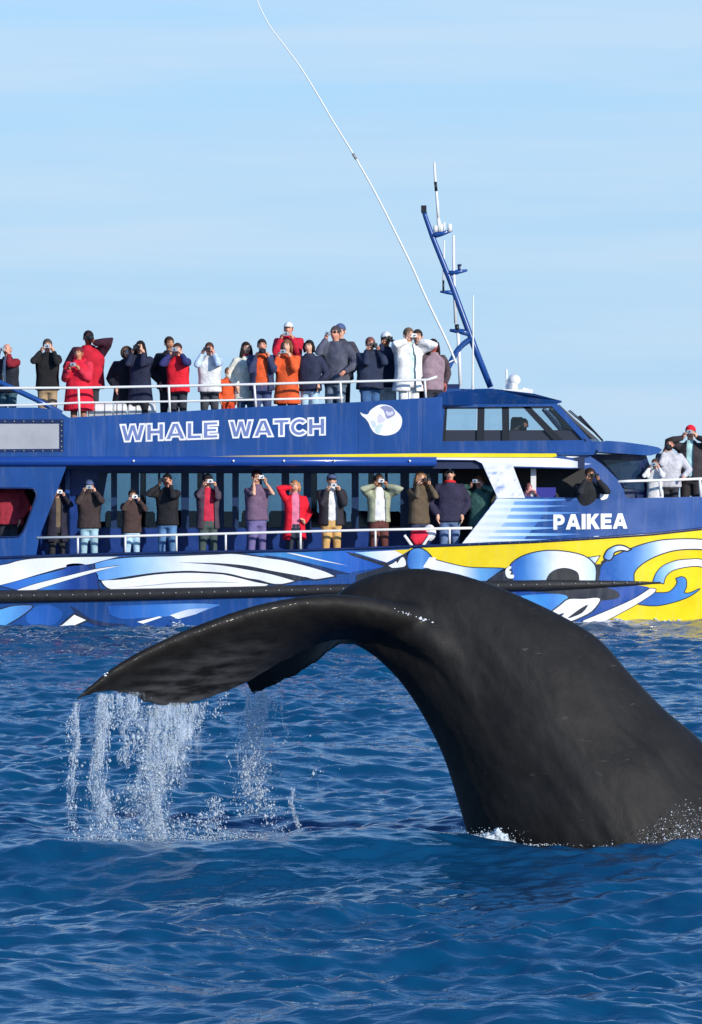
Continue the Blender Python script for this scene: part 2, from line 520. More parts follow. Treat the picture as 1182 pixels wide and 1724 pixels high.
# tail stock: back edge, belly edge, half width
STOCK = [(1400, 1500, 930, 1760, .98), (1300, 1372, 870, 1600, .94), (1182, 1247, 800, 1445, .84), (1122, 1196, 777, 1372, .74),
         (1062, 1134, 750, 1285, .63), (1010, 1076, 722, 1224, .53), (950, 1038, 688, 1168, .45), (888, 1008, 655, 1128, .38),
         (822, 981, 622, 1100, .32), (757, 962, 592, 1083, .27), (695, 956, 568, 1070, .22), (635, 964, 545, 1048, .17), (590, 982, 530, 1032, .09)]
# near fluke: leading edge (px, py, depth), trailing edge, thickness
NEAR = [(780, 1040, .0, 650, 1112, -.02, .50), (700, 1030, -.40, 592, 1080, -.12, .46), (615, 1014, -.66, 545, 1082, -.10, .42), (540, 1008, -.84, 482, 1110, -.06, .39),
        (437, 1022, -1.06, 395, 1160, -.25, .34), (324, 1059, -1.3, 315, 1187, -.62, .27), (250, 1091, -1.46, 262, 1190, -.95, .19), (198, 1120, -1.58, 212, 1170, -1.28, .12),
        (150, 1156, -1.68, 168, 1167, -1.55, .06), (122, 1180, -1.75, 130, 1181, -1.72, .015)]
FAR = [(740, 990, .05, 640, 1095, .10, .40), (655, 975, .45, 568, 1090, .52, .30), (575, 1000, .80, 530, 1120, .98, .24),
       (500, 1045, 1.12, 490, 1144, 1.35, .18), (442, 1100, 1.42, 450, 1162, 1.62, .11), (412, 1146, 1.66, 424, 1173, 1.72, .035)]
def make_whale():
    root = empty('whale', (WP(950, 1420).x, WB, 0))
    tag(root, 'dark grey whale lifting its dripping tail above the blue sea', 'whale')
    mb = MB()
    rings = []
    for (dx_, dy_, vx, vy, w) in dense(STOCK, 5):
        D = WP(dx_, dy_); V = WP(vx, vy); C = (D + V) / 2; A = (D - V) / 2
        ring = []
        for k in range(40):
            t = 2 * math.pi * k / 40
            c, s = math.cos(t), math.sin(t)
            ww = w * (1 - 0.30 * max(0, c) ** 1.5 - 0.12 * max(0, -c) ** 2)
            ring.append(C + A * c + Vector((0, 1, 0)) * (s * ww * WK))
        rings.append(ring)
    mb.loft(rings)
    def fluke(secs):
        S = dense(secs, 5); rr = []
        pts = [(WP(a, b, c), WP(d, e, f), th) for a, b, c, d, e, f, th in S]; pts = [(L, T, th * WK) for L, T, th in pts]
        for i, (L, T, th) in enumerate(pts):
            if 3 < i < len(pts) - 2: T = T + (T - L).normalized() * (.024 * noise.noise((i * .83, len(pts), 2)) + .014 * noise.noise((i * 2.1, 4, 7)))
            sp = (pts[min(i + 1, len(pts) - 1)][0] - pts[max(i - 1, 0)][0]).normalized()
            ch = T - L
            nn = ch.cross(sp).normalized()
            ring = []
            N = 12
            prof = lambda c: 1.5 * max(c, 0) ** 0.5 * (1 - c) ** 1.6 + 0.16 * c ** .5 * (1 - c)
            for k in range(N): 
                c = 0.5 - 0.5 * math.cos(math.pi * k / N)
                ring.append(L + ch * c + nn * (th * 0.5 * prof(c) + 0.012))
            for k in range(N):
                c = 0.5 + 0.5 * math.cos(math.pi * k / N)
                ring.append(L + ch * c - nn * th * 0.5 * (prof(c) * 0.85) - nn * 0.012)
            rr.append(ring)
        mb.loft(rr)
    fluke(NEAR); fluke(FAR)
    # the keel that carries the fluke's front edge down the side of the tail stock
    kp = [(640, 1046, -.20), (700, 1062, -.22), (752, 1098, -.23), (795, 1160, -.27), (830, 1250, -.36), (860, 1370, -.48)]
    mb.tube([WP(*q) for q in cr(kp, 5)], [float(v) for v in np.interp(np.linspace(0, 1, 26), [0, .3, .6, 1], [.12, .175, .165, .08])], n=16)
    V, Fc = fuse(mb.V, mb.F, 0.019, 22)
    V = np.array(V)
    for k in range(len(V)):      # slack folds and dents of the hide, running along the stock
        x, y, z = V[k]; a_ = z * .82 - x * .57; c_ = x * .82 + z * .57
        V[k, 1] += .016 * noise.noise((a_ * 0.9, y * 2, c_ * 3.6)) + .008 * noise.noise((a_ * 3, y * 4, c_ * 9)) + .0035 * noise.noise((a_ * 9, y * 9, c_ * 22))
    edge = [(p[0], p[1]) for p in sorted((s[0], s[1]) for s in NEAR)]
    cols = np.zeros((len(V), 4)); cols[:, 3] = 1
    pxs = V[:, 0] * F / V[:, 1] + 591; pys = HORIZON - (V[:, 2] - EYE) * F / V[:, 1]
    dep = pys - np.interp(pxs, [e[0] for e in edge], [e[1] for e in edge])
    wgt = np.clip((dep - 22) / 60, 0, 1) * np.clip((500 - pxs) / 130, 0, 1) * (V[:, 1] < WB + .1)  # mask of the painted sheen, stronger towards the near fluke's lower edge
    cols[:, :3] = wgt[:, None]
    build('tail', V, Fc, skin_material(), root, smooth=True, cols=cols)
    from mathutils.bvhtree import BVHTree
    return BVHTree.FromPolygons([tuple(v) for v in V], Fc)
WHALE_SKIN = make_whale()

# ------------------------------------------------------------------ water pouring off the flukes
def water_material():
    m = mat('falling water', (0.82, 0.90, 0.97), rough=0.12, trans=0.55, ior=1.33, spec=0.8)
    return m
foam_m = mat('white foam', (0.58, 0.64, 0.68), rough=0.6, var=0.35, var_scale=14)
def droplets(mb, c, r, stretch=1.0):
    V = [(0, 0, 1), (1, 0, 0), (0, 1, 0), (-1, 0, 0), (0, -1, 0), (0, 0, -1)]
    a = random.uniform(0, 6.28)
    W = []
    for x, y, z in V:
        W.append(Vector(c) + Vector(((x * math.cos(a) - y * math.sin(a)) * r, (x * math.sin(a) + y * math.cos(a)) * r, z * r * stretch)))
    mb.add(W, [(0, 1, 2), (0, 2, 3), (0, 3, 4), (0, 4, 1), (5, 2, 1), (5, 3, 2), (5, 4, 3), (5, 1, 4)])

def film_material():
    m = bpy.data.materials.new('thin water film'); m.use_nodes = True
    n, l = m.node_tree.nodes, m.node_tree.links
    b = n['Principled BSDF']
    b.inputs['Base Color'].default_value = (0.66, 0.78, 0.92, 1); b.inputs['Roughness'].default_value = 0.18; b.inputs['IOR'].default_value = 1.33
    g = n.new('ShaderNodeTexCoord'); mp_ = n.new('ShaderNodeMapping'); mp_.inputs['Scale'].default_value = (26, 26, 4)
    t = n.new('ShaderNodeTexNoise'); t.inputs['Scale'].default_value = 1; t.inputs['Detail'].default_value = 5; t.inputs['Roughness'].default_value = 0.7
    l.new(g.outputs['Object'], mp_.inputs['Vector']); l.new(mp_.outputs['Vector'], t.inputs['Vector'])
    a = n.new('ShaderNodeAttribute'); a.attribute_name = 'Col'
    r = n.new('ShaderNodeMapRange'); r.inputs['From Min'].default_value = 0.47; r.inputs['From Max'].default_value = 0.72; r.inputs['To Max'].default_value = 0.75
    l.new(t.outputs['Fac'], r.inputs['Value'])
    ml = n.new('ShaderNodeMath'); ml.operation = 'MULTIPLY'
    l.new(r.outputs['Result'], ml.inputs[0]); l.new(a.outputs['Fac'], ml.inputs[1]); l.new(ml.outputs[0], b.inputs['Alpha'])
    return m
FILM = film_material()
def wander_of(a): return lambda t: 26 * t ** .8 * noise.noise((a[0] * .37, t * 3.2, a[1] * .11))
def films(falls):
    """torn, see-through sheets of water between the strings of drops"""
    V = []; Fc = []; C = []
    for (a, b, s0, s1, ns, nd) in falls:
        if ns < 2: continue
        wander = wander_of(a)
        for layer in range(2):
            nx, ny = 9, 30; k = len(V); ph = random.uniform(0, 90)
            for j in range(ny + 1):
                t = j / ny
                for i in range(nx + 1):
                    u = -1 + 2 * i / nx
                    x = a[0] + (b[0] - a[0]) * t ** 1.3 + u * 1.25 * (s0 + (s1 - s0) * t) + wander(t) + 7 * t * noise.noise((ph, t * 6, u))
                    p = WP(x, a[1] - 3 + (b[1] - a[1] + 3) * t, a[2] + .05 * (layer - .5) + .05 * noise.noise((u * 2 + ph, t * 5, 3)))
                    V.append(p); f = (1 - u * u) ** .7 * (1 - t) ** .45 * min(1, ns / 6) * .95; C.append((f, f, f, 1))
            for j in range(ny):
                for i in range(nx):
                    q = k + j * (nx + 1) + i; Fc.append((q, q + 1, q + nx + 2, q + nx + 1))
    o = build('water_film', V, Fc, FILM, smooth=True, cols=C)
    tag(o, 'thin torn sheets of water hanging below the fluke', 'falling water', kind='stuff')

def make_falls():
    # each stream: start (px, py, depth), end (px, py), spread at start / end in px, strands, drops
    near_falls = [((128, 1184, -1.72), (126, 1405), 5, 9, 4, 170), ((122, 1200, -1.7), (118, 1330), 9, 16, 0, 120),
                  ((172, 1170, -1.50), (168, 1425), 9, 18, 8, 330), ((180, 1172, -1.45), (152, 1300), 8, 14, 4, 140),
                  ((222, 1172, -1.22), (208, 1290), 8, 10, 5, 130), ((230, 1180, -1.15), (240, 1330), 6, 26, 1, 170),
                  ((258, 1190, -.95), (262, 1440), 20, 24, 14, 560), ((290, 1190, -.78), (272, 1330), 16, 20, 8, 260),
                  ((318, 1188, -.62), (290, 1290), 14, 16, 6, 220), ((345, 1182, -.48), (300, 1270), 6, 10, 3, 70),
                  ((250, 1330, -.9), (270, 1435), 30, 45, 3, 320), ((180, 1330, -1.4), (185, 1425), 36, 45, 2, 260),
                  ((380, 1165, -.3), (365, 1210), 6, 12, 1, 22),
                  ((285, 1186, -.85), (272, 1330), 52, 34, 9, 260), ((200, 1168, -1.35), (196, 1225), 36, 36, 6, 110)]
    far_falls = [((436, 1170, 1.6), (430, 1330), 20, 34, 10, 380), ((420, 1172, 1.70), (418, 1300), 4, 16, 6, 220), ((438, 1166, 1.5), (428, 1290), 12, 16, 5, 160),
                 ((425, 1280, 1.5), (430, 1375), 26, 32, 0, 300), ((474, 1146, 1.2), (482, 1250), 2, 4, 2, 20),
                 ((492, 1330, 1.1), (497, 1405), 5, 5, 3, 40), ((455, 1340, 1.2), (460, 1400), 25, 30, 1, 70),
                 ((360, 1340, .4), (350, 1425), 18, 26, 1, 150), ((330, 1370, 0), (330, 1435), 40, 60, 1, 160), ((540, 1235, .8), (545, 1330), 30, 40, 0, 10)]
    wm = water_material()
    for name, falls, lab in (('falling_water', near_falls, 'water streaming in strings of drops from the front fluke'),
                             ('falling_water', far_falls, 'thinner curtain of drops falling from the rear fluke')):
        mb = MB()
        for (a, b, s0, s1, ns, nd) in falls:
            wander = wander_of(a)
            for i in range(int(ns * 2.2)):
                o0 = random.gauss(0, 0.6); y0 = random.uniform(-0.06, 0.06)
                t0 = 0.0 if random.random() < 0.4 else random.uniform(0.05, 0.75)
                t1 = min(1.0, t0 + random.uniform(0.08, 0.38))
                ph = random.uniform(0, 100); nseg = 18; pts = []; rad = []
                base = random.uniform(0.0016, 0.0045)
                for k in range(nseg + 1):
                    t = t0 + (t1 - t0) * k / nseg
                    x = a[0] + (b[0] - a[0]) * t ** 1.3 + o0 * (s0 + (s1 - s0) * t) + wander(t) + (2 + 7 * t) * noise.noise((ph, t * 7, 0)) + random.gauss(0, 0.5)
                    pts.append(WP(x, a[1] + (b[1] - a[1]) * t, a[2] + y0))
                    rad.append(base * (1.1 - 0.8 * k / nseg) * (0.35 + random.random() * 1.1))
                rad[-1] = 0.0006
                mb.tube(pts, rad, n=5)
            knots = [(random.random(), random.gauss(0, .5)) for _ in range(14)]
            for i in range(int(nd * 3.4)):
                t = random.random() ** 0.85; o1 = random.gauss(0, 0.62)
                if random.random() < .45:
                    kt, ko = random.choice(knots); t = min(1, max(0, kt + random.gauss(0, .035))); o1 = ko + random.gauss(0, .16)
                x = a[0] + (b[0] - a[0]) * t ** 1.3 + wander(t) + o1 * (s0 + (s1 - s0) * t)
                y = a[1] + (b[1] - a[1]) * t + random.uniform(-3, 3)
                r = min(0.016, random.lognormvariate(math.log(0.0034), 0.55))
                p = WP(x, y, a[2] + random.gauss(0, 0.10))
                if p.z > -0.02: droplets(mb, p, r, random.choice((1, 1.2, 1.9)))
        o = mb.obj(name, wm, smooth=True)
        films(falls)
        tag(o, lab, 'falling water', kind='stuff')
    # spray thrown up where the body meets the sea
    mb = MB()
    for i in range(1300):
        x = random.gauss(1168, 48)
        top = 1330 + 75 * min(1, abs(x - 1170) / 110)
        y = 1424 - (1424 - top) * random.random() ** 2.2 * random.random() ** .3
        if x > 1290: continue
        droplets(mb, WP(x, y, -1.0 + random.gauss(0, .09)), min(0.010, random.lognormvariate(math.log(0.0025), 0.6)), 1)
    tag(mb.obj('sea_spray', mat('white spray', (.75, .80, .84), rough=.35), smooth=True), 'fine white spray against the side of the diving whale', 'spray', kind='stuff')
    # foam and splash rings
    def foam(pxs, yw, dep, n, rad, lab, name='sea_foam', hgt=0.05, lift=lambda x: -9):
        mb = MB()
        for i in range(n):
            t = random.random(); x = pxs[0] + (pxs[1] - pxs[0]) * t
            w = math.sin(math.pi * min(max(t, .02), .98)) ** 0.5
            p = WP(x, yw, dep + random.gauss(0, 0.10))
            zz = float(sea_height(p.x, p.y)) 
            p.z = max(zz, lift(x)) + abs(random.gauss(0, 1)) * hgt * w
            r = rad * random.uniform(0.35, 1.0)
            mb.ball(p, (r * 1.3, r * 1.2, r * random.uniform(.6, 1)), 7, 5)
        o = mb.obj(name, foam_m, smooth=True); tag(o, lab, 'foam', kind='stuff')
    foam((225, 470), 1428, -.9, 420, 0.0050, 'thin foam where the falling water lands in the sea', hgt=0.022)
    foam((100, 220), 1420, -1.4, 200, 0.0045, 'scattered froth under the tip of the front fluke', hgt=0.022)
    foam((560, 790), 1420, -.6, 170, 0.0045, 'thin line of froth trailing left from the belly of the whale', hgt=0.008, lift=lambda x: WP(0, 1421, -.6).z)
    foam((120, 560), 1431, -1.0, 320, 0.0042, 'broken lines of froth on the swell in front of the whale', hgt=0.004)
    foam((862, 1085), 1424, -.78, 260, 0.0045, 'thin froth where the side of the whale meets the sea', hgt=0.007, lift=lambda x: WP(0, 1423, -.78).z)
    # the burst of white water at the belly: one torn lump with flying drops
    mb = MB()
    for (x, y, rx, rz) in ((796, 1418, .08, .040), (818, 1416, .10, .055), (841, 1414, .065, .062), (856, 1420, .05, .025)):
        k = len(mb.V); c = WP(x, y, -.78); mb.ball(c, (rx, .07, rz), 44, 30)
        for i in range(k, len(mb.V)):
            q = mb.V[i]; d = q - c
            f = 1 + .5 * noise.noise(q * 16) + .4 * noise.noise(q * 38) + .3 * noise.noise(q * 80)
            mb.V[i] = c + d * f
    tag(mb.obj('sea_foam', foam_m, smooth=True), 'small white burst of foam at the belly of the whale', 'foam', kind='stuff')
    mb = MB()
    for i in range(420): droplets(mb, WP(random.gauss(822, 24), 1418 - abs(random.gauss(0, 9)), -.8 + random.gauss(0, .06)), random.lognormvariate(math.log(.0035), .5), 1)
    # white beads added as sun glints on the tail's bend and fluke tip
    bead = MB()
    spots = [(random.gauss(0, 1), i) for i in range(40)]
    for g, i in spots:
        if i < 26: t = random.random() ** .6; x, y = 648 + 80 * t, 1020 + 27 * t + 1.6 * g; r = (.002 + .008 * t * random.random())
        else: t = random.random(); x, y = 170 + 16 * t + g, 1140 - 15 * t + 2 * g; r = .003 + .006 * random.random()
        o = Vector((0, 0, EYE)); d = (WP(x, y) - o).normalized()
        hit = WHALE_SKIN.ray_cast(o, d)
        if hit[0] is None: continue
        n_ = hit[1] if hit[1].dot(d) < 0 else -hit[1]
        bead.ball(hit[0] + n_ * r * .25, (r * 1.5, r * .8, r * .8), 7, 5)
    tag(bead.obj('glint_beads', mat('glint bead', (.85, .88, .92), rough=.08, spec=1.0), smooth=True), 'bright beads standing in for sun glints on the wet bend of the tail', 'water drops', kind='stuff')
    tag(mb.obj('sea_spray', wm, smooth=True), 'fine drops flying from the foam at the belly', 'spray', kind='stuff')
make_falls()
# ------------------------------------------------------------------ the tour boat
BEAM = 6.0
BLUE = (27, 72, 152)
blue_m = mat('boat blue paint', lin(25, 73, 143), rough=0.30, var=0.20, var_scale=1.1, coat=0.3, bump=0.12, bump_scale=1.6, streak=0.16)
navy_m = mat('dark blue paint', lin(18, 38, 84), rough=0.4, var=0.1, coat=0.1)
white_m = mat('white paint', (0.80, 0.80, 0.79), rough=0.35, var=0.08, coat=0.2)
rail_m = mat('white rail paint', (0.80, 0.80, 0.78), rough=0.35)
black_m = mat('black rubber', (0.018, 0.018, 0.020), rough=0.6, var=0.3, var_scale=9)
steel_m = mat('bare steel', (0.62, 0.63, 0.65), rough=0.3, metal=0.9)
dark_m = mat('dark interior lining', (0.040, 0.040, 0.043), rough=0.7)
frame_m = mat('black window frame', (0.012, 0.014, 0.020), rough=0.4)
deck_m = mat('grey deck paint', (0.20, 0.22, 0.24), rough=0.7, var=0.2)
print_m = mat('hull artwork paint', (1, 1, 1), rough=0.34, var=0.13, var_scale=2.2, coat=0.25, attr='Col', streak=0.14)
lower_pane_m = mat('dark cabin glass', (0.012, 0.030, 0.070), rough=0.08, spec=0.7, var=0.2, var_scale=2)
vinyl_m = mat('clear vinyl curtain', (0.42, 0.43, 0.46), rough=0.35, var=0.12, var_scale=2.5)

def glass_material(nm='clear window glass', tint=(0.86, 0.92, 0.95, 1)):
    m = bpy.data.materials.new(nm); m.use_nodes = True
    n, l = m.node_tree.nodes, m.node_tree.links
    out = n['Material Output']; n.remove(n['Principled BSDF'])
    t = n.new('ShaderNodeBsdfTransparent'); t.inputs['Color'].default_value = tint
    g = n.new('ShaderNodeBsdfGlossy'); g.inputs['Roughness'].default_value = 0.03
    f = n.new('ShaderNodeFresnel'); f.inputs['IOR'].default_value = 1.45
    mx = n.new('ShaderNodeMixShader')
    l.new(f.outputs['Fac'], mx.inputs['Fac']); l.new(t.outputs['BSDF'], mx.inputs[1]); l.new(g.outputs['BSDF'], mx.inputs[2])
    l.new(mx.outputs['Shader'], out.inputs['Surface'])
    return m
glass_m = glass_material()
tinted_m = glass_material('tinted cabin glass', (0.44, 0.56, 0.62, 1))

boat = empty('tour_boat', (PX(500, 1055, 3).x, DIST + 3, 0))
tag(boat, 'blue and yellow two-deck tour boat crowded with camera-holding passengers', 'boat')

def bx(px): return PX(px, 700, 0).x
def bz(py): return PX(591, py, 0).z

GUN = [(-300, 946), (0, 938), (130, 933), (300, 929), (500, 926), (640, 921), (780, 916), (900, 911), (1000, 905), (1100, 898), (1182, 889), (1460, 862)]
def gun(px): return interp(px, GUN)
def hull_dy(px, py):
    t = max(0.0, (px - 880) / 580.0)
    d = 3.0 * t ** 2
    d += max(0.0, py - 900) / 95.0 * 0.16 * min(1.0, t * 1.6)
    return d

# ---- hull: closed shell with gunwale, bulwark and decks
def make_hull():
    mb = MB(); rings = []
    for px in list(range(-300, 1440, 20)) + [1440, 1452, 1460]:
        g = gun(px)
        col = []
        for py in [g + (1075 - g) * k / 10 for k in range(11)]: col.append((py, hull_dy(px, py)))
        col.append((1112, hull_dy(px, 1075) + 0.55 * (1 - 0.6 * max(0, (px - 880) / 580))))
        cap = lambda d: min(d, 2.97)
        X = bx(px)
        near = [Vector((X, DIST + cap(d), bz(py))) for py, d in col]
        far = [Vector((X, DIST + BEAM - cap(d), bz(py))) for py, d in reversed(col)]
        deck = 963 - (963 - 897) * float(np.clip((px - 985) / 20.0, 0, 1)) - max(0, px - 1100) * 0.09
        deck = max(deck, g + 4)
        gd = cap(col[0][1] + 0.10)
        n_in = [Vector((X, DIST + gd, bz(g))), Vector((X, DIST + gd, bz(deck)))]
        f_in = [Vector((X, DIST + BEAM - gd, bz(g))), Vector((X, DIST + BEAM - gd, bz(deck)))]
        rings.append(near + far + f_in + n_in[::-1])
    mb.loft(rings)
    return mb.obj('hull', blue_m, boat, angle=40)
hull = make_hull()

# rubber fender along the side, tapering out at the bow
def fender_y(px): return interp(px, [(-300, 1007), (0, 1004.5), (180, 1002), (360, 998), (600, 992), (980, 984), (1110, 981)])
def make_fender():
    mb = MB(); pts = []; rad = []
    for px in list(range(-300, 1080, 20)) + [1085, 1100, 1112]:
        k = float(np.clip((1114 - px) / 190.0, 0.06, 1)) ** 0.6
        r = interp(px, [(0, 0.112), (400, 0.10), (900, 0.095), (1200, 0.09)]) * k
        py = fender_y(px)
        pts.append(PX(px, py, hull_dy(px, py) - 0.02)); rad.append(r)
    mb.tube(pts, rad, n=12)
    fo = mb.obj('fender', black_m, boat, smooth=True)
    mb = MB()
    for i in range(64):
        px = -290 + i * 21.7
        if px > 1085: break
        py = fender_y(px) - 1.5
        mb.ball(PX(px, py, hull_dy(px, py) - interp(px, [(0, .135), (900, .112), (1200, .10)])), 0.014, 6, 4)
    b = mb.obj('bolts', mat('pale bolt heads', (0.30, 0.30, 0.29), rough=0.6), fo, smooth=True); b['kind'] = 'stuff'
make_fender()

# gunwale strip
mb = MB(); mb.tube([PX(px, gun(px) + 1, hull_dy(px, gun(px)) - 0.005) for px in range(-300, 1450, 25)], 0.028, n=6)
mb.obj('gunwale', navy_m, boat, smooth=True)
mb = MB()
for px in range(790, 1440, 17): mb.ball(PX(px, gun(px) + 1, hull_dy(px, gun(px)) - 0.035), 0.009, 5, 4)
mb.obj('rivets', mat('pale bolt heads', (0.5, 0.5, 0.48)), boat)['kind'] = 'stuff'

# ---- painted artwork: thin coats of paint, each coat 2 mm above the one below
def coat_of(name, poly, level, col, parent=hull, holes=(), step=16, flat_dy=None):
    f = (lambda x, y: hull_dy(x, y) - 0.003 - 0.0022 * level) if flat_dy is None else (lambda x, y: flat_dy(x, y) - 0.003 - 0.0022 * level)
    c = col if callable(col) else (lambda x, y, cc=lin(col): cc)
    return sheet(name, [q[:2] for q in poly], print_m, parent, dy=f, thick=0, step=step, local_cols=c, holes=holes)
INK = (38, 42, 54)
def outlined(name, poly, col, level=3, w=2.0, ink=INK, step=16, flat_dy=None):
    coat_of('painted_outline', grow(poly, w), level - 1, ink, step=step, flat_dy=flat_dy)
    return coat_of(name, poly, level, col, step=step, flat_dy=flat_dy)
WHITE = (244, 244, 246)
DB = (24, 66, 142); MBL = (44, 104, 190); LB = (104, 168, 232)

# yellow bow
yt = [(690, gun(690) + 3)] + [(px, gun(px) + 3) for px in range(720, 1450, 30)] + [(1450, 866)]
coat_of('painted_field', yt + [(1440, 1095), (1340, 1100), (690, 1100)], 1, (241, 212, 16))
# blue lower bow
coat_of('painted_field', cr([(690, 992), (870, 988), (1060, 985), (1098, 992)], 4) + cr([(1086, 1006), (1066, 1015), (1040, 1034), (1000, 1052), (960, 1100)], 4) + [(690, 1100)], 2, (24, 74, 158))
# mid-ship deeper blue and the lighter band aft of it
coat_of('painted_field', cr([(396, 934), (450, 930), (520, 928), (600, 928), (652, 950)], 4) + cr([(640, 956), (600, 962), (570, 969), (540, 961), (484, 946), (440, 938)], 4), 1,
        grad([(400, (40, 92, 170)), (480, (70, 140, 205)), (540, (40, 110, 190)), (590, (36, 100, 196)), (650, (28, 76, 160))]))
# aft white sweep
outlined('painted_wave', cr([(-260, 972), (-120, 968), (0, 952), (29, 945), (59, 940.5), (120, 938.5), (200, 937)], 5) + cr([(169, 945), (149, 950), (108, 955), (68, 966), (0, 985), (-100, 1004)], 5), grad([(-200, WHITE), (120, (240, 242, 250)), (200, (200, 222, 248))]), w=1.6)
outlined('painted_wave', cr([(0, 986), (68, 968), (108, 958), (112, 951), (125, 948.5), (142, 950), (156, 958), (165, 969), (164, 984), (157, 994), (40, 996)], 4), grad([(0, (40, 96, 190)), (80, (60, 130, 215)), (112, (26, 66, 150)), (165, (22, 58, 130))]))
outlined('painted_stripe', cr([(27, 994), (60, 983), (110, 970.5), (160, 958.5), (203, 952)], 5) + cr([(170, 960), (110, 977.5), (60, 993)], 5), WHITE, level=5, w=.9)
# big white-blue wave amidships
outlined('painted_wave', cr([(160, 949), (185, 942.5), (228, 938.5), (295, 936.5), (360, 934), (397, 933), (450, 940), (484, 945), (540, 960), (563, 970)], 5) + cr([(548, 972.5), (529, 975), (512, 971), (497, 977.5), (484, 981), (472, 983), (457, 982), (435, 976), (416, 973), (382, 965), (340, 962), (312, 961), (261, 964), (211, 971), (171, 977), (162, 966)], 4),
         grad([(160, (88, 150, 222)), (210, (126, 182, 238)), (250, (170, 208, 246)), (310, (236, 240, 250)), (563, WHITE)]), w=2.4)
coat_of('painted_stripe', cr([(300, 946.5), (340, 947.5), (374, 948.5), (416, 952.5), (458, 961), (497, 968), (531, 975.5)], 5) + cr([(496, 978), (458, 967), (416, 959), (374, 952), (340, 949)], 5), 5, INK)
outlined('painted_wave', cr([(171, 978), (174, 983), (182, 990), (198, 994)], 4) + [(440, 990)] + cr([(452, 984), (430, 980), (416, 976.5), (382, 968.5), (360, 966), (312, 964.5), (261, 967.5), (211, 975), (180, 977)], 4), WHITE, level=3, w=1.8)
coat_of('painted_stripe', cr([(200, 990), (260, 984), (300, 980.5), (360, 979), (420, 982)], 5) + cr([(360, 980.2), (300, 981.8), (260, 985.4)], 5), 5, (170, 172, 180))
coat_of('painted_stripe', cr([(482, 930.5), (500, 932.5), (540, 942), (586, 952.5)], 5) + cr([(540, 944.2), (500, 935)], 5), 5, WHITE)
coat_of('painted_stripe', cr([(445, 934.5), (484, 940), (540, 953), (590, 966)], 5) + cr([(565, 968), (540, 959.5), (484, 944.5), (450, 938)], 5), 4, (26, 48, 92))
coat_of('painted_stripe', cr([(583, 929), (605, 934), (652, 948), (672, 938), (694, 925)], 3) + cr([(697, 929), (674, 943), (655, 954), (620, 944), (592, 935)], 3), 4, INK)
coat_of('painted_wave', [(597, 930), (664, 926.5), (679, 933), (651, 947)], 5, grad([(597, (110, 190, 240)), (630, (208, 224, 246)), (650, (238, 234, 244))]))
coat_of('painted_stripe', [(664, 926.2), (692, 925), (678, 933.4)], 6, (233, 205, 40))
coat_of('painted_field', cr([(600, 968), (652, 952), (690, 932), (730, 944), (790, 958), (800, 990), (600, 990)], 3), 2, INK)
coat_of('painted_wave', cr([(654, 952), (661, 949), (667, 945), (669, 948), (674, 940.5), (679, 938), (683, 945), (682, 953), (670, 955.5), (660, 956)], 3), 5, WHITE)
outlined('painted_wave', cr([(692, 927), (706, 923.5), (719, 930), (727, 942), (718, 956), (690, 957), (686, 940)], 5, closed=True), grad([(686, (40, 96, 180)), (705, (96, 160, 226)), (727, (52, 112, 196))]), level=5)
coat_of('painted_stripe', [(712, 955), (723, 938), (734, 939), (733, 946), (724, 957)], 7, WHITE)
outlined('painted_wave', cr([(734, 943), (769, 952), (795, 956), (842, 957), (852, 959)], 4) + cr([(840, 964), (828, 971), (818, 978), (770, 973), (722, 957)], 4), grad([(734, (238, 236, 248)), (780, (222, 232, 250)), (805, (110, 176, 232)), (850, (36, 96, 170))]), w=1.6)
# the round eye shapes forward
coat_of('painted_field', cr([(816, 980), (838, 964), (858, 953), (880, 946), (1000, 950), (1012, 946), (1022, 938), (1030, 944), (1016, 960), (1012, 984), (1040, 996), (1034, 1009), (952, 1012), (938, 1000), (860, 994)], 4), 3, INK)
outlined('painted_wave', cr([(864, 977), (863, 964), (860, 952), (874, 940), (896, 931.5), (925, 927.5), (958, 930), (984, 937), (999, 949), (1003, 961), (1002, 978)], 5), grad([(862, (36, 92, 184)), (890, (70, 138, 212)), (912, (160, 202, 242)), (935, (236, 238, 250)), (970, (246, 244, 250)), (1003, (186, 216, 240))]), level=5)
coat_of('painted_wave', cr([(919, 982), (920, 975), (925, 966), (935, 959), (950, 956), (965, 959), (974, 966), (976, 982)], 5), 6, (44, 44, 46))
coat_of('painted_wave', cr([(859, 953), (852, 958), (851, 966), (855, 973), (864, 973.5), (865, 968), (859, 967), (861, 962.5), (857, 960), (861, 956)], 3, closed=True), 7, WHITE)
outlined('painted_wave', [(992, 939), (1009, 936.5), (1002, 948)], grad([(992, (120, 180, 230)), (1006, WHITE)]), level=5, w=1.6)
outlined('painted_wave', cr([(1018, 937), (1024, 926.5), (1038, 919.5), (1050, 920), (1060, 925)], 5) + cr([(1056, 927), (1046, 925.5), (1034, 929.5), (1031, 937.5), (1026, 942.5), (1019, 940)], 4), grad([(1018, (70, 130, 214)), (1032, (150, 190, 240)), (1046, WHITE)]), level=7, w=2.6)
outlined('painted_swirl', cr([(1008, 982), (1010, 968), (1013, 953), (1029, 940), (1058, 926), (1092, 914.5), (1126, 909), (1182, 909), (1228, 920), (1255, 944), (1258, 980), (1238, 1010)], 5) + cr([(1244, 980), (1236, 950), (1212, 932), (1182, 924.5), (1143, 925), (1114, 932), (1090, 943), (1075, 954), (1067, 965), (1067, 980)], 5),
         grad([(1010, (26, 84, 168)), (1040, (40, 104, 186)), (1070, (62, 128, 206)), (1096, (150, 190, 240)), (1116, (226, 232, 250)), (1182, (240, 240, 250))]), level=5)
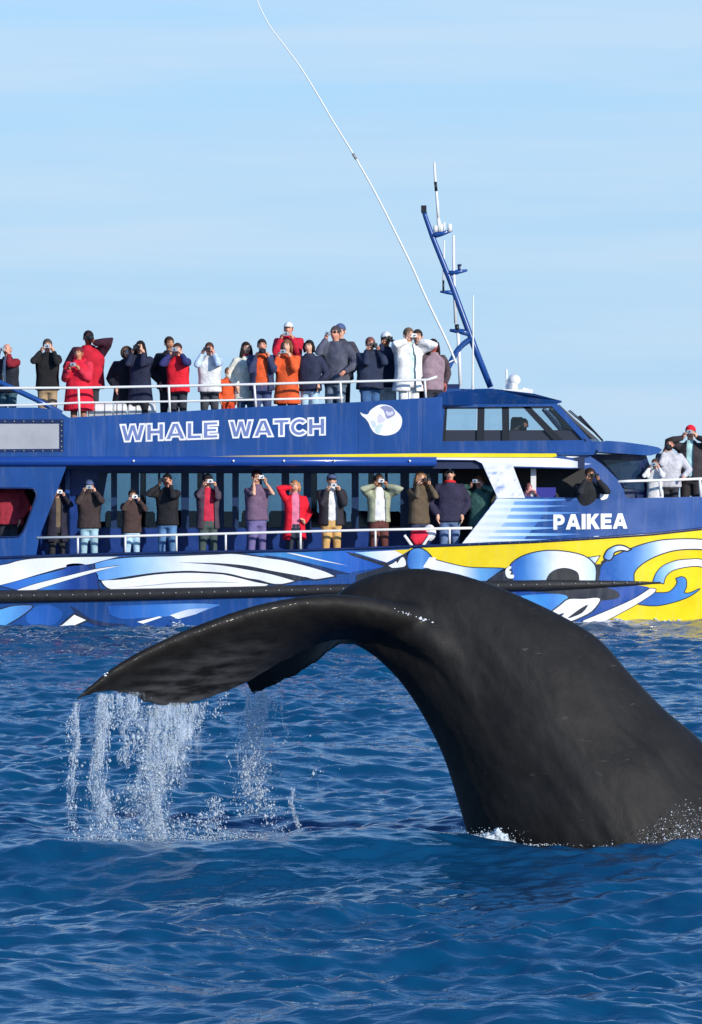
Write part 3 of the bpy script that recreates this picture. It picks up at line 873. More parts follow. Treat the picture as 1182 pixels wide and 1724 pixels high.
outlined('painted_swirl', cr([(1100, 979), (1105.5, 965), (1117, 953), (1138, 944.5), (1161, 942), (1182, 942.5), (1212, 952), (1226, 972)], 5) + cr([(1206, 966), (1182, 954), (1160, 953.6), (1134, 959.5), (1121, 970), (1117, 982)], 5), grad([(1102, (70, 140, 214)), (1122, (150, 196, 240)), (1142, (228, 234, 250)), (1182, WHITE)]), level=5, w=1.6)
outlined('painted_swirl', cr([(1139, 974), (1148, 971.5), (1154.6, 976), (1155, 988), (1151.5, 998), (1162, 998.5), (1177, 992), (1160, 1004), (1134, 1013.5), (1107, 1019), (1083, 1018), (1066, 1014)], 5) + cr([(1090, 997), (1108, 998.5), (1126, 997), (1137, 988), (1141, 980)], 5), grad([(1070, (34, 90, 176)), (1120, (50, 112, 196)), (1155, (72, 140, 214))]), level=5, w=1.6)
outlined('painted_stripe', cr([(982, 1045), (1033, 1024), (1066.6, 1008.6), (1088.6, 995), (1095, 991), (1104, 992.5), (1097, 1001), (1070, 1018), (1050, 1029), (1016, 1046), (982, 1051)], 4), WHITE, level=8, w=1.4)
coat_of('painted_wave', cr([(876, 1003), (900, 1001), (941, 1000), (956, 1006), (944, 1018), (926, 1032), (900, 1022)], 4), 4, grad([(876, (70, 160, 228)), (930, (56, 128, 212)), (956, (88, 168, 232))]))
outlined('painted_wave', cr([(928, 1031), (944, 1019), (958, 1009), (984, 1008.5), (1004, 1006.5), (1010, 1011), (996, 1029), (975, 1040), (958, 1046), (945, 1040), (950, 1032), (936, 1036)], 3), WHITE, level=6, w=2.4)
coat_of('painted_stripe', cr([(956, 1040), (975, 1026), (990, 1018), (980, 1032), (958, 1041)], 3), 7, INK)
# below the fender, aft
outlined('painted_wave', cr([(-60, 1040), (-30, 1031), (0, 1026.5), (22, 1020.5), (54, 1020), (41, 1033), (20, 1046.5), (0, 1055), (-40, 1060)], 4), grad([(-40, (120, 186, 240)), (0, (96, 172, 236)), (30, (84, 152, 220)), (54, (92, 130, 206))]), level=3)
outlined('painted_wave', [(101.5, 1055), (125, 1035), (145, 1044), (118, 1056)], WHITE, level=5, w=3)
coat_of('painted_stripe', [(231, 1047), (268, 1037.6), (273, 1039), (241, 1050)], 4, WHITE)

coat_of('painted_wave', cr([(60, 1021), (84, 1019), (104, 1030), (98, 1046), (76, 1056), (48, 1050), (44, 1036)], 4, closed=True), 2, grad([(44, (40, 100, 186)), (104, (30, 84, 166))]))
coat_of('painted_stripe', cr([(118, 1020), (132, 1027), (150, 1040), (178, 1048), (214, 1051)], 4) + cr([(200, 1056), (166, 1053), (146, 1046), (128, 1032)], 4), 3, (26, 44, 84))
coat_of('painted_wave', cr([(180, 1020), (250, 1018), (330, 1016), (372, 1018)], 4) + cr([(340, 1030), (290, 1037), (246, 1040), (206, 1042), (184, 1034)], 4), 2, grad([(180, (28, 84, 170)), (270, (52, 118, 200)), (320, (110, 160, 222)), (372, (60, 120, 200))]))
coat_of('painted_stripe', cr([(286, 1036), (318, 1026), (352, 1024)], 4) + cr([(330, 1034), (300, 1042)], 4), 4, grad([(286, WHITE), (352, (150, 180, 230))]))

# ---- main deck house, set back from the side deck
wall_dy = 1.15
def plate(name, poly, m, dy, thick=0.06, holes=(), parent=boat, **k): return sheet(name, poly, m, parent, dy=dy, thick=thick, holes=holes, **k)
plate('cabin_wall', [(60, 786), (820, 786), (820, 968), (60, 968)], mat('cabin wall blue', lin(24, 60, 136), rough=0.4, var=0.15, coat=0.1), wall_dy, 0.06,
      holes=[[(167, 794), (749, 794), (749, 890), (149, 890)]])
panes = [(171, 187), (197, 220), (234, 266), (270, 305), (318, 340), (344, 364), (377, 391), (402, 438), (441, 474), (487, 511), (524, 560), (563, 592), (604, 648), (653, 674), (689, 724), (738, 747)]
pane_poly = [[(a + (10 if a < 175 else 0), 797), (b, 797), (b, 888), (a - (6 if a < 175 else 0), 888)] for a, b in panes]
navy_frame = mat('navy window frame', lin(28, 54, 96), rough=0.4)
plate('window_frame', [(166, 793), (750, 793), (750, 891), (148, 891)], navy_frame, wall_dy + 0.03, 0.06, holes=pane_poly)
for q in pane_poly: plate('window_pane', q, tinted_m, wall_dy + 0.05, 0.012)
# far side of the cabin: the same row of windows looks out over the sea
far_panes = [[(a, 786), (a + 86, 786), (a + 86, 878), (a, 878)] for a in range(150, 730, 96)]
plate('cabin_wall', [(60, 782), (820, 782), (820, 968), (60, 968)], blue_m, BEAM - 1.2, 0.06, holes=far_panes)
for q in far_panes: plate('window_pane', grow(q, 1), glass_m, BEAM - 1.17, 0.01)
seat_m = mat('navy seat fabric', lin(26, 44, 84), rough=0.8, var=0.2)
for k, x in enumerate(range(150, 740, 46)):
    mb = MB()
    mb.loft([[PX(x + f * w, y, 2.3 + o) for f, o in ((-1, 0), (1, 0), (1, .12), (-1, .12))] for y, w in ((859 + (k % 3), 16), (865, 19), (905, 20), (950, 20))])
    mb.obj('seat_back', seat_m, boat, angle=50)
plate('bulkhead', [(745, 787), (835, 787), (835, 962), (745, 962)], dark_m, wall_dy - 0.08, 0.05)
mb = MB(); mb.box((bx(104), DIST + .9, bz(962)), (bx(112), DIST + wall_dy - .01, bz(788))); mb.obj('bulkhead', blue_m, boat)

# upper deck slab; its underside roofs the side deck
mb = MB(); mb.box((bx(-300), DIST + .10, bz(789)), (bx(745), DIST + BEAM - .10, bz(741))); mb.box((bx(745.3), DIST + .10, bz(789)), (bx(985), DIST + BEAM - .10, bz(770))); mb.obj('upper_deck', mat('deckhead paint', lin(30, 44, 78), rough=0.6), boat)

# ---- aft side panel with its opening, and the panel above with the vinyl curtain
SIDE = 0.03
plate('side_panel', [(-300, 785), (112, 785), (66, 905), (60, 939), (-300, 947)], blue_m, SIDE, 0.06,
      holes=[cr([(-80, 822), (46, 822), (56, 825), (61, 833), (56, 850), (42, 888), (34, 900), (20, 904), (-80, 905)], 4)])
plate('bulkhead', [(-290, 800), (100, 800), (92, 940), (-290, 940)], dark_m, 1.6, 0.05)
mb = MB(); mb.tube([PX(x, y, SIDE - .005) for x, y in cr([(-80, 822), (46, 822), (56, 825), (61, 833), (56, 850), (42, 888), (34, 900), (20, 904), (-80, 905)], 4)], 0.018, n=6); mb.obj('window_trim', navy_m, boat, smooth=True)
up_top = [(-300, 687), (60, 686), (96, 690), (112, 701), (116, 703), (300, 693), (450, 684), (600, 677), (745, 668)]
upper = plate('upper_side', up_top + [(745, 766), (745, 774), (-300, 780)], blue_m, SIDE, 0.06)
plate('upper_side', up_top + [(745, 766), (745, 774), (-300, 780)], blue_m, BEAM - .09, 0.06)
plate('curtain_frame', [(-300, 706), (107, 706), (107, 760), (-300, 764)], navy_m, SIDE - .012, 0.012, holes=[[(-292, 713), (100, 713), (100, 756), (-292, 759)]])
plate('vinyl_curtain', [(-291, 713.5), (99.5, 713.5), (99.5, 755.5), (-291, 758)], vinyl_m, SIDE - .007, 0.006)
mb = MB()
for px in range(-280, 106, 16):
    mb.ball(PX(px, 709.5, SIDE - .02), .014, 6, 4); mb.ball(PX(px, 759 , SIDE - .02), .014, 6, 4)
for py in range(716, 760, 9): mb.ball(PX(103.5, py, SIDE - .02), .014, 6, 4)
mb.obj('fasteners', mat('pale bolt heads', (0.5, 0.5, 0.48)), boat, smooth=True)['kind'] = 'stuff'
# knuckle along the deck edge
mb = MB(); mb.tube([PX(x, y, .01) for x, y in [(-300, 778), (110, 776.5), (400, 777), (735, 777)]], 0.085, n=12, flat=0.8)
kn = mb.obj('deck_edge', mat('deck edge blue', lin(30, 70, 150), rough=0.25, coat=0.4), boat, smooth=True)
for px in (225, 393, 478, 563, 690):
    mb = MB(); mb.ball(PX(px, 776, -.075), .022, 8, 6); mb.obj('deck_light', rail_m, boat, smooth=True)
SD = lambda x, y: SIDE
coat_of('painted_stripe', [(330, 769.5), (400, 767), (560, 765), (740, 763), (936, 763.5), (938, 768), (930, 770), (724, 770), (560, 772), (400, 772.5)], 2,
        grad([(330, (40, 80, 150)), (390, (150, 140, 120)), (450, (204, 184, 110)), (520, (232, 208, 60)), (600, (246, 224, 24)), (938, (246, 226, 20))]), parent=upper, flat_dy=SD)

for x in (180, 480, 604, 712):
    mb = MB(); mb.tube([PX(x, interp(x, up_top) + 2, SIDE - .001), PX(x, 765, SIDE - .001)], .006, n=5); mb.obj('plate_seam', blue_m, boat)
# ---- lettering
def L_W(): return 1.42, [(0, 1), (.25, 0), (.55, 0), (.71, .58), (.87, 0), (1.17, 0), (1.42, 1), (1.14, 1), (1.0, .40), (.85, 1), (.57, 1), (.42, .40), (.28, 1)], []
def L_H(): return 1.0, [(0, 0), (.29, 0), (.29, .37), (.71, .37), (.71, 0), (1, 0), (1, 1), (.71, 1), (.71, .63), (.29, .63), (.29, 1), (0, 1)], []
def L_A(): return 1.16, [(0, 0), (.30, 0), (.37, .19), (.79, .19), (.86, 0), (1.16, 0), (.75, 1), (.41, 1)], [[(.46, .41), (.70, .41), (.58, .74)]]
def L_L(): return .84, [(0, 0), (.84, 0), (.84, .24), (.29, .24), (.29, 1), (0, 1)], []
def L_E(): return .86, [(0, 0), (.86, 0), (.86, .22), (.29, .22), (.29, .39), (.80, .39), (.80, .61), (.29, .61), (.29, .78), (.86, .78), (.86, 1), (0, 1)], []
def L_T(): return .94, [(.33, 0), (.61, 0), (.61, .76), (.94, .76), (.94, 1), (0, 1), (0, .76), (.33, .76)], []
def L_I(): return .29, [(0, 0), (.29, 0), (.29, 1), (0, 1)], []
def L_K(): return 1.02, [(0, 0), (.29, 0), (.29, .30), (.38, .41), (.68, 0), (1.02, 0), (.58, .60), (.97, 1), (.64, 1), (.29, .62), (.29, 1), (0, 1)], []
def L_P():
    arc = [(.50 + .40 * math.cos(t), .65 + .35 * math.sin(t)) for t in np.linspace(-math.pi / 2, math.pi / 2, 9)]
    h = [(.47 + .16 * math.cos(t), .65 + .12 * math.sin(t)) for t in np.linspace(-math.pi / 2, math.pi / 2, 7)]
    return .90, [(0, 0), (.29, 0), (.29, .30)] + arc + [(0, 1)], [[(.29, .53)] + h + [(.29, .77)]]
def L_C():
    o = [(.55 + .55 * math.cos(t), .5 + .52 * math.sin(t)) for t in np.linspace(R(38), R(322), 22)]
    i = [(.55 + .27 * math.cos(t), .5 + .27 * math.sin(t)) for t in np.linspace(R(318), R(42), 18)]
    return 1.04, o + i, []
GLY = dict(W=L_W, H=L_H, A=L_A, L=L_L, E=L_E, T=L_T, I=L_I, K=L_K, P=L_P, C=L_C)
def letters(word, x0, x1, y0, y1, h, gap, white_level, parent, fdy, inner=None, fat=0.0):
    ws = [GLY[c]()[0] for c in word]
    sc_ = (x1 - x0) / (sum(ws) + gap * (len(word) - 1))
    x = x0
    for c in word:
        w, poly, holes = GLY[c]()
        def tr(p):
            px = x + p[0] * sc_; base = y0 + (y1 - y0) * (px - x0) / (x1 - x0)
            return (px, base - p[1] * h)
        po = [tr(p) for p in poly]; ho = [[tr(p) for p in hh] for hh in holes]
        wp = grow(po, fat) if fat else po
        wh = [grow(hh, -fat) if fat else hh for hh in ho]
        coat_of('lettering', wp, white_level, WHITE, parent=parent, holes=wh, step=None, flat_dy=fdy)
        if inner:
            coat_of('lettering', grow(po, -1.3), white_level + 1, inner, parent=parent, holes=[grow(hh, 1.3) for hh in ho], step=None, flat_dy=fdy)
        x += (w + gap) * sc_
INNER = (112, 128, 182)
letters('WHALE', 203, 367, 743.5, 737.5, 28, 0.10, 2, upper, SD, inner=INNER, fat=1.7)
letters('WATCH', 386, 547, 736.8, 731.5, 28, 0.06, 2, upper, SD, inner=INNER, fat=1.7)
# whale emblem
em = cr([(607, 694), (611, 696.5), (619, 697.5), (624, 690.5), (636.5, 682.3), (647.5, 681.2), (658, 684), (665, 690), (674, 699), (677, 708), (674.6, 720), (666, 729), (653, 733), (642, 732.6), (631, 729), (624, 720), (620, 711), (615, 704.5), (609, 699.5)], 4, closed=True)
coat_of('whale_emblem', em, 2, WHITE, parent=upper, step=None, flat_dy=SD)
coat_of('whale_emblem', cr([(640, 686), (649, 683), (660, 686.5), (665, 694), (664, 699), (652, 705), (648, 696), (645, 690)], 4, closed=True), 3, (146, 150, 186), parent=upper, step=None, flat_dy=SD)
coat_of('whale_emblem', cr([(636, 701), (641, 697), (645, 703), (649, 705), (645, 711), (637, 712)], 4, closed=True), 3, (214, 210, 224), parent=upper, step=None, flat_dy=SD)
coat_of('whale_emblem', cr([(625, 709), (631, 709), (633, 718), (628, 719)], 4, closed=True), 3, (212, 222, 230), parent=upper, step=None, flat_dy=SD)
coat_of('whale_emblem', cr([(633, 719), (640, 714), (645, 716), (641, 722), (640, 729), (633, 728)], 4, closed=True), 3, (206, 224, 222), parent=upper, step=None, flat_dy=SD)
coat_of('whale_emblem', cr([(650, 692), (656, 694), (661, 692), (662, 697), (655, 700), (651, 698)], 4, closed=True), 4, (214, 214, 238), parent=upper, step=None, flat_dy=SD)

# ---- forward side: white splash, openings, stripes, name
def fdy(px, py): return max(SIDE, hull_dy(px, gun(px)) + SIDE)
fw = [(724, 775), (748, 775), (800, 775), (811, 781), (837, 838), (776, 917), (900, 911.5), (1000, 905.5), (1100, 898.5), (1182, 889.5), (1460, 862.5), (1460, 812), (1182, 836), (1060, 839), (1053, 836), (1050, 824), (1040, 807), (1014, 782), (1000, 772), (990, 766), (724, 766)]
hole_f = [(864, 787), (1000, 790), (1006, 800), (1008, 839), (884, 836)]
fore = plate('forward_side', fw, blue_m, fdy, 0.06, holes=[hole_f], step=24, shade=35)
fw_far = [(724, 775), (800, 775), (811, 781), (837, 838), (776, 917), (1000, 905.5), (1182, 889.5), (1460, 862.5), (1460, 812), (1182, 836), (1060, 839), (1050, 824), (1014, 782), (990, 766), (724, 766)]
plate('forward_side', fw_far, blue_m, lambda x, y: BEAM - fdy(x, y) - .06, 0.06, step=24, shade=35)
splash_m = mat('white splash paint', (0.8, 0.8, 0.8), rough=0.35, coat=0.2)
def splash_col(x, y):
    n = noise.noise((x * .045, y * .07, 3)) + .6 * noise.noise((x * .12, y * .17, 7)) + .3 * noise.noise((x * .3, y * .4, 1))
    k = float(np.clip((n - 0.02) * 1.8, 0, 1)) * float(np.clip((y - 778) / 18, 0, 1)) * float(np.clip((900 - x) / 40, 0, 1)) * 0.8
    k = max(k, float(np.clip((x - 955) / 30, 0, 1)) * 0.7)
    a, b = lin(246, 246, 248), lin(96, 136, 204)
    return tuple(a[i] + (b[i] - a[i]) * k for i in range(4))
coat_of('painted_splash', [(725, 770.5), (770, 770.5), (935, 771), (958, 774), (978, 778), (996, 781), (976, 785), (973, 787.5), (864, 785), (884, 838.5), (838, 838.5), (811.5, 780), (800, 774.5), (735, 773.5)], 3, splash_col, parent=fore, step=4, flat_dy=fdy)
for k, (yy, a, b, hh) in enumerate([(842, 840, 975, 5.2), (852.5, 831, 960, 6), (864, 822, 985, 6.5), (876.5, 812, 948, 8), (889.5, 803, 950, 7), (900, 793, 985, 6.5), (909.5, 785, 960, 5)]):
    bl = float(np.interp(b, [900, 1000], [911, 905]))
    left = [(837 - (yy - hh / 2 - 838) * .775 + 1, yy - hh / 2), (837 - (yy + hh / 2 - 838) * .775 + 1, yy + hh / 2)]
    coat_of('painted_stripe', left[:1] + [(b - 55, yy - hh * .34), (b, yy - 1), (b - 50, yy + hh * .30)] + left[1:], 2,
            grad([(790, (244, 246, 250)), (860, (226, 240, 252)), (900, (150, 200, 242)), (940, (96, 152, 220)), (985, (60, 110, 190))]), parent=fore, step=20, flat_dy=fdy)
coat_of('painted_stripe', [(838, 839)] + [(776.8 + .5, 916)] + [(812, 913.5), (850, 880), (868, 840)], 1, grad([(777, WHITE), (868, (200, 222, 246))]), parent=fore, step=20, flat_dy=fdy)
coat_of('painted_stripe', [(812, 913.5), (850, 880), (868, 840), (935, 840), (905, 880), (880, 911)], 1, grad([(812, (206, 226, 248)), (870, (120, 172, 228)), (910, (50, 100, 184)), (935, (28, 74, 156))]), parent=fore, step=20, flat_dy=fdy)
letters('PAIKEA', 932, 1056, 891.5, 889.5, 25, 0.13, 4, fore, fdy, fat=.4)
for x, y, w in ((984, 907, 3), (992, 906.4, 3), (1000, 905, 9), (1013, 905, 3), (1020, 904.5, 3)):
    coat_of('small_print', cr([(x, y - 2), (x + w, y - 2.4), (x + w, y + .2), (x, y + .5)], 3, closed=True), 4, WHITE, parent=fore, step=None, flat_dy=fdy)
for x0, x1, y in ((940, 962, 765.5), (952, 976, 769), (966, 990, 764)):
    coat_of('painted_stripe', cr([(x0, y), ((x0 + x1) / 2, y - 1.6), (x1, y - .6), ((x0 + x1) / 2, y + 1.6)], 3, closed=True), 3, WHITE, parent=fore, step=None, flat_dy=fdy)
mb = MB(); mb.box((bx(895), DIST + .34, bz(840)), (bx(904), DIST + .40, bz(780))); mb.obj('window_post', white_m, boat)
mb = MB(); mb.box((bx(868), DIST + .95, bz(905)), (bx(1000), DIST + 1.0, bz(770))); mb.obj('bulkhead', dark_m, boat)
mb = MB(); mb.box((bx(898), DIST + .50, bz(870)), (bx(938), DIST + .62, bz(821))); mb.obj('seat_back', mat('blue seat fabric', lin(52, 56, 150), rough=0.8), boat, angle=30)
# sun glint on the curved forward quarter, painted as a white patch
coat_of('painted_stripe', cr([(1012, 822), (1024, 820), (1024, 836), (1018, 841), (1011, 840)], 3, closed=True), 5, WHITE, parent=fore, step=None, flat_dy=fdy)

# ---- fore cabin front and roof visor
def cab_dy(px): return 0.55 + max(0, (px - 1000) / 110.0) ** 2 * 1.2
roof = [(1000, 748), (1022, 742), (1050, 744), (1091, 749.5), (1108, 753), (1115, 757), (1110, 763), (1095, 767), (1007, 761)]
plate('fore_roof', roof, blue_m, lambda x, y: 0.35 + max(0, (x - 1030) / 90) ** 2 * 1.0, 4.2, step=20, shade=35)
plate('fore_cabin', [(995, 764), (1088, 766), (1100, 800), (1102, 895), (995, 905)], navy_m, lambda x, y: 0.9 + max(0, (x - 1040) / 70) ** 2 * .5, 3.6, step=20, shade=35)
plate('cabin_window', [(1014, 774), (1074, 776), (1084, 806), (1086, 826), (1052, 822), (1036, 800)], lower_pane_m, lambda x, y: 0.875 + max(0, (x - 1040) / 70) ** 2 * .5, 0.02, step=20)

# ---- wheelhouse
WS = SIDE + .005
side_poly = [(745, 681), (936, 680), (943, 684), (994, 741), (1006, 752), (1000, 765.5), (745, 765.5)]
win_poly = [(749, 686), (929, 684), (982, 741), (745, 743)]
def wheel_side(dy0):
    plate('wheelhouse_side', side_poly, blue_m, dy0, 0.06, holes=[win_poly])
    for q in ([(804, 686), (816, 686), (815, 743), (803, 743)], [(845, 685.5), (857, 685.5), (858, 743), (846, 743)], [(880, 685), (893, 685), (948, 741), (932, 741)],
              [(745, 685), (932, 683.5), (936, 687.5), (745, 688.6)], [(749, 686), (753, 686), (750, 743), (745, 743)]):
        plate('window_frame', q, frame_m, dy0 + .012, 0.04)
    plate('side_board', [(746, 724), (966, 724), (982, 742), (745, 743)], mat('dark wheelhouse panel', (0.030, 0.034, 0.050), rough=0.35), dy0 + .055, 0.03)
    for q in ([(752, 688), (803, 687.5), (802, 723.5), (749.5, 723.5)], [(816, 687.4), (845, 687), (846, 723.5), (815, 723.5)], [(857, 687), (881, 686.5), (917, 723.5), (858, 723.5)], [(895, 687), (930, 686.5), (965, 723.5), (931, 723.5)]):
        plate('window_pane', q, glass_m, dy0 + .03, 0.008)
wheel_side(WS + .30); wheel_side(BEAM - .45)
# ledge from the side up to the wheelhouse
mb = MB(); mb.box((bx(745), DIST + SIDE + .002, bz(766)), (bx(998), DIST + .36, bz(761))); mb.obj('side_ledge', blue_m, boat)
plate('wheelhouse_front', [(745, 744), (1016, 744), (1004, 765), (745, 765)], blue_m, SIDE + .40, 5.1, shade=35)
# roof slab with a visor, and its raised crown
def slab(name, prof, d0, d1, taper=0.0, m=blue_m):
    """a slab whose side view is prof; it narrows by taper towards its forward end"""
    xs = [p[0] for p in prof]; xa, xb = min(xs), max(xs)
    mb = MB(); ring0 = []; ring1 = []
    for px, py in prof:
        t = max(0, (px - xa - (xb - xa) * .55) / ((xb - xa) * .45)) ** 2 * taper
        ring0.append(Vector((bx(px), DIST + d0 + t, bz(py)))); ring1.append(Vector((bx(px), DIST + d1 - t, bz(py))))
    n = len(prof)
    V = ring0 + ring1; Fc = [tuple(range(n)), tuple(range(2 * n - 1, n - 1, -1))] + [(i, (i + 1) % n, n + (i + 1) % n, n + i) for i in range(n)]
    mb.add(V, Fc); return mb.obj(name, m, boat, angle=30)
slab('wheelhouse_roof', [(734, 668), (742, 661), (790, 655.5), (838, 655), (900, 662), (950, 673.5), (951, 676), (935, 681), (745, 682)], .16, BEAM - .16, .9)
slab('roof_crown', [(742, 662), (752, 652), (792, 653), (832, 652), (870, 660), (870, 664)], 1.2, BEAM - 1.2)
# raked windscreen in five panes, curved round the front
wb = []
for k in range(6):
    t = k / 5; d = .37 + (BEAM - .74) * t; bow_ = math.sin(math.pi * t) ** 0.8
    wb.append((Vector((bx(937 + 12 * bow_), DIST + d + (0.12 if k == 0 else -0.12 if k == 5 else 0), bz(682))), Vector((bx(989 + 31 * bow_), DIST + d, bz(743)))))
def between(p, q, s): return p + (q - p) * s
screen_m = mat('windscreen glass', (0.05, 0.10, 0.16), rough=0.05, spec=0.9)
for k in range(5):
    (a0, b0), (a1, b1) = wb[k], wb[k + 1]
    c = lambda s, t: between(between(a0, a1, s), between(b0, b1, s), t)
    q = [c(.08, .05), c(.92, .05), c(.92, .95), c(.08, .95)]
    nn = (q[1] - q[0]).cross(q[3] - q[0]).normalized() * .008
    mb = MB(); mb.loft([q, [p + nn for p in q]]); mb.obj('windscreen_pane', glass_m, boat)
for k in range(6):
    mb = MB(); mb.tube(wb[k], 0.05, n=6); mb.obj('window_frame', frame_m if 0 < k < 5 else navy_m, boat)
mb = MB(); mb.tube([w[1] for w in wb], .05, n=6); mb.obj('window_frame', navy_m, boat)
for k in (1, 2):
    a, b = between(wb[k][0], wb[k + 1][0], .5), between(wb[k][1], wb[k + 1][1], .5)
    mb = MB(); mb.tube([b + Vector((.12, -.05, .02)), between(a, b, .35) + Vector((.16, 0, .06))], .014, n=5); mb.tube([between(a, b, .15) + Vector((.12, 0, .03)), between(a, b, .8) + Vector((.14, 0, .03))], .011, n=5)
    mb.obj('wiper', frame_m, boat)
# helm seat and console
mb = MB(); mb.loft([[PX(871 + sx * w, y, 2.4 + sy) for sx, sy in ((-1, -.22), (1, -.22), (1, .22), (-1, .22))] for y, w in ((702, 8), (706, 11), (722, 12), (742, 12))]); mb.obj('helm_seat', dark_m, boat, angle=50)
mb = MB(); mb.box((bx(925), DIST + 1.2, bz(743)), (bx(960), DIST + 4.6, bz(727))); mb.obj('console', dark_m, boat)

# ---- rails
def rail(name, pts, r=0.022, m=rail_m, dy=0.02, n=7):
    mb = MB(); mb.tube([PX(x, y, dy if not callable(dy) else dy(x, y)) for x, y in pts], r, n=n); return mb.obj(name, m, boat, smooth=True)
TR = [(-300, 661), (0, 653.5), (133, 653), (290, 650), (430, 647), (578, 643), (720, 639.5), (736, 634)]
MR = [(-300, 686), (50, 682), (133, 678), (285, 676), (430, 673), (578, 669.5)]
for d in (SIDE + .03, BEAM - .06):
    rail('handrail', TR, .024, dy=d); rail('mid_rail', MR, .02, dy=d)
    for a, b in ((-150, -150.5), (-20, -20), (132, 134), (284, 286), (428, 431), (573, 575), (715, 717)):
        rail('rail_post', [(a, interp(a, TR)), (b, interp(b, up_top) + 2)], .022, dy=d)
LR = [(62, 905.5), (200, 903), (380, 898.5), (510, 895), (640, 892), (795, 889)]
rail('handrail', LR, .024, dy=0.03)
for x in (131, 211, 297, 380, 506, 632, 757): rail('rail_post', [(x, interp(x, LR)), (x, gun(x) + 1)], .02, dy=0.03)
BR = [(1040, 811), (1060, 810), (1120, 808.5), (1182, 806), (1300, 801), (1440, 795)]
bdy = lambda x, y: fdy(x, y) + .02
rail('handrail', BR, .026, dy=bdy)
for x, y in ((1111, 836), (1178, 837), (1260, 829), (1350, 820)): rail('rail_post', [(x, interp(x, BR)), (x + 2, y)], .026, dy=bdy)
rail('handrail', BR, .026, dy=lambda x, y: BEAM - bdy(x, y))
for x, y in ((1111, 836), (1178, 837), (1260, 829)): rail('rail_post', [(x, interp(x, BR)), (x + 2, y)], .026, dy=lambda x, y: BEAM - bdy(x, y))
# aft stair rail, blue
rail('stair_rail', [(-60, 618), (0, 644), (60, 672), (104, 696)], .05, m=blue_m, dy=.10)

# ---- mast, aerials, radar, horn box
MD = 3.0
mb = MB(); mb.tube([PX(x, y, MD) for x, y in ((713.5, 354), (716, 364), (728, 398), (757, 470), (790, 560), (798, 582), (826, 652))], [.05, .045, .05, .055, .06, .062, .058], n=10)
mast = mb.obj('mast', blue_m, boat, smooth=True)
mb = MB(); mb.box(tuple(PX(709, 358, MD) - Vector((0, .06, 0))), tuple(PX(718, 346, MD) + Vector((0, .06, 0)))); mb.obj('mast_cap', frame_m, mast)
mb = MB(); mb.tube([PX(x, y, MD) for x, y in cr([(738, 654), (744, 640), (760, 608), (775, 584), (794, 570)], 4)], .055, n=9); mb.obj('mast_leg', blue_m, mast, smooth=True)
def arm(pts, thick=.035):
    mb = MB(); mb.tube([PX(x, y, MD) for x, y in pts], [thick * 1.3, thick, thick * .5][:len(pts)], n=8); mb.obj('mast_arm', blue_m, mast, smooth=True)
arm([(728, 397), (745, 393), (761, 388)], .045); arm([(754, 461), (770, 458), (787, 455)], .042); arm([(763, 493), (752, 492), (741, 491)], .035); arm([(791, 561), (775, 558), (757, 556)], .05)
def aerial(pts, r, name='aerial', m=rail_m, d=MD):
    mb = MB(); mb.tube([PX(x, y, d) for x, y in pts], r, n=6); return mb.obj(name, m, mast, smooth=True)
aerial([(731, 273), (733, 306), (736.5, 345), (738, 368)], [.024, .026, .03, .03]); aerial([(733, 306), (734.5, 322)], .03, m=frame_m); aerial([(738, 368), (740, 390)], .04)
for x, h in ((733, 10), (742, 13), (748, 16), (757, 13)):
    aerial([(x, 390), (x, 390 - h)], .045 if x != 748 else .02, 'lamp')
aerial([(763.5, 396), (764, 458), (767, 545)], [.028, .03, .032]); aerial([(769, 546), (770, 558)], .045, m=frame_m)
aerial([(771, 560), (773, 600), (775, 650)], .034); aerial([(748, 405), (747, 450), (746.5, 478)], [.016, .02, .02]); aerial([(746.5, 472), (746.5, 492)], .022, m=frame_m)
aerial([(797, 497), (796.5, 560), (796, 640), (796, 662)], [.012, .016, .022, .03], d=1.0)
aerial([(773, 458), (773, 446)], .03, 'lamp', m=navy_m); aerial([(770, 447), (777, 446)], .022, 'lamp', m=navy_m)
# long whip aerial bending back over the deck
wpts = cr([(428, -20), (436, 8), (455, 45), (480, 78), (505, 112), (532, 155), (560, 203), (597, 263), (632, 325), (665, 390), (692, 445), (718, 503), (744, 557), (760, 592), (768, 612)], 4)
aerial(wpts, list(np.linspace(.009, .024, len(wpts))), 'whip_aerial', d=2.6)
aerial([(594, 258), (600, 268)], .03, 'whip_joint', m=mat('grey plastic', (.3, .3, .3)), d=2.58)
rail('wire', [(737, 634), (752, 612), (764, 606)], .012, dy=2.6)
mb = MB(); mb.box((bx(751), DIST + 2.2, bz(655)), (bx(779), DIST + 3.4, bz(643))); mb.obj('deck_box', navy_m, boat, angle=30)
mb = MB()
mb.loft([[PX(x, y, 2.6) + Vector((0, s, 0)) for x, s in ((846, -.35), (846, .35), (896, .35), (896, -.35))] for y in (663, 656)])
mb.loft([[PX(863 + 9 * math.cos(t), y, 2.6) + Vector((0, .12 * math.sin(t), 0)) for t in np.linspace(0, 6.28, 9)[:-1]] for y in (658, 645)])
mb.ball(PX(866, 640, 2.6), (.12, .14, .11), 12, 8)
mb.tube([PX(853, 658, 2.6), PX(852.5, 622, 2.6)], .024, n=6)
mb.tube([PX(880, 656, 2.6), PX(893, 659, 2.6)], .05, n=8)
mb.obj('radar', white_m, boat, angle=50)
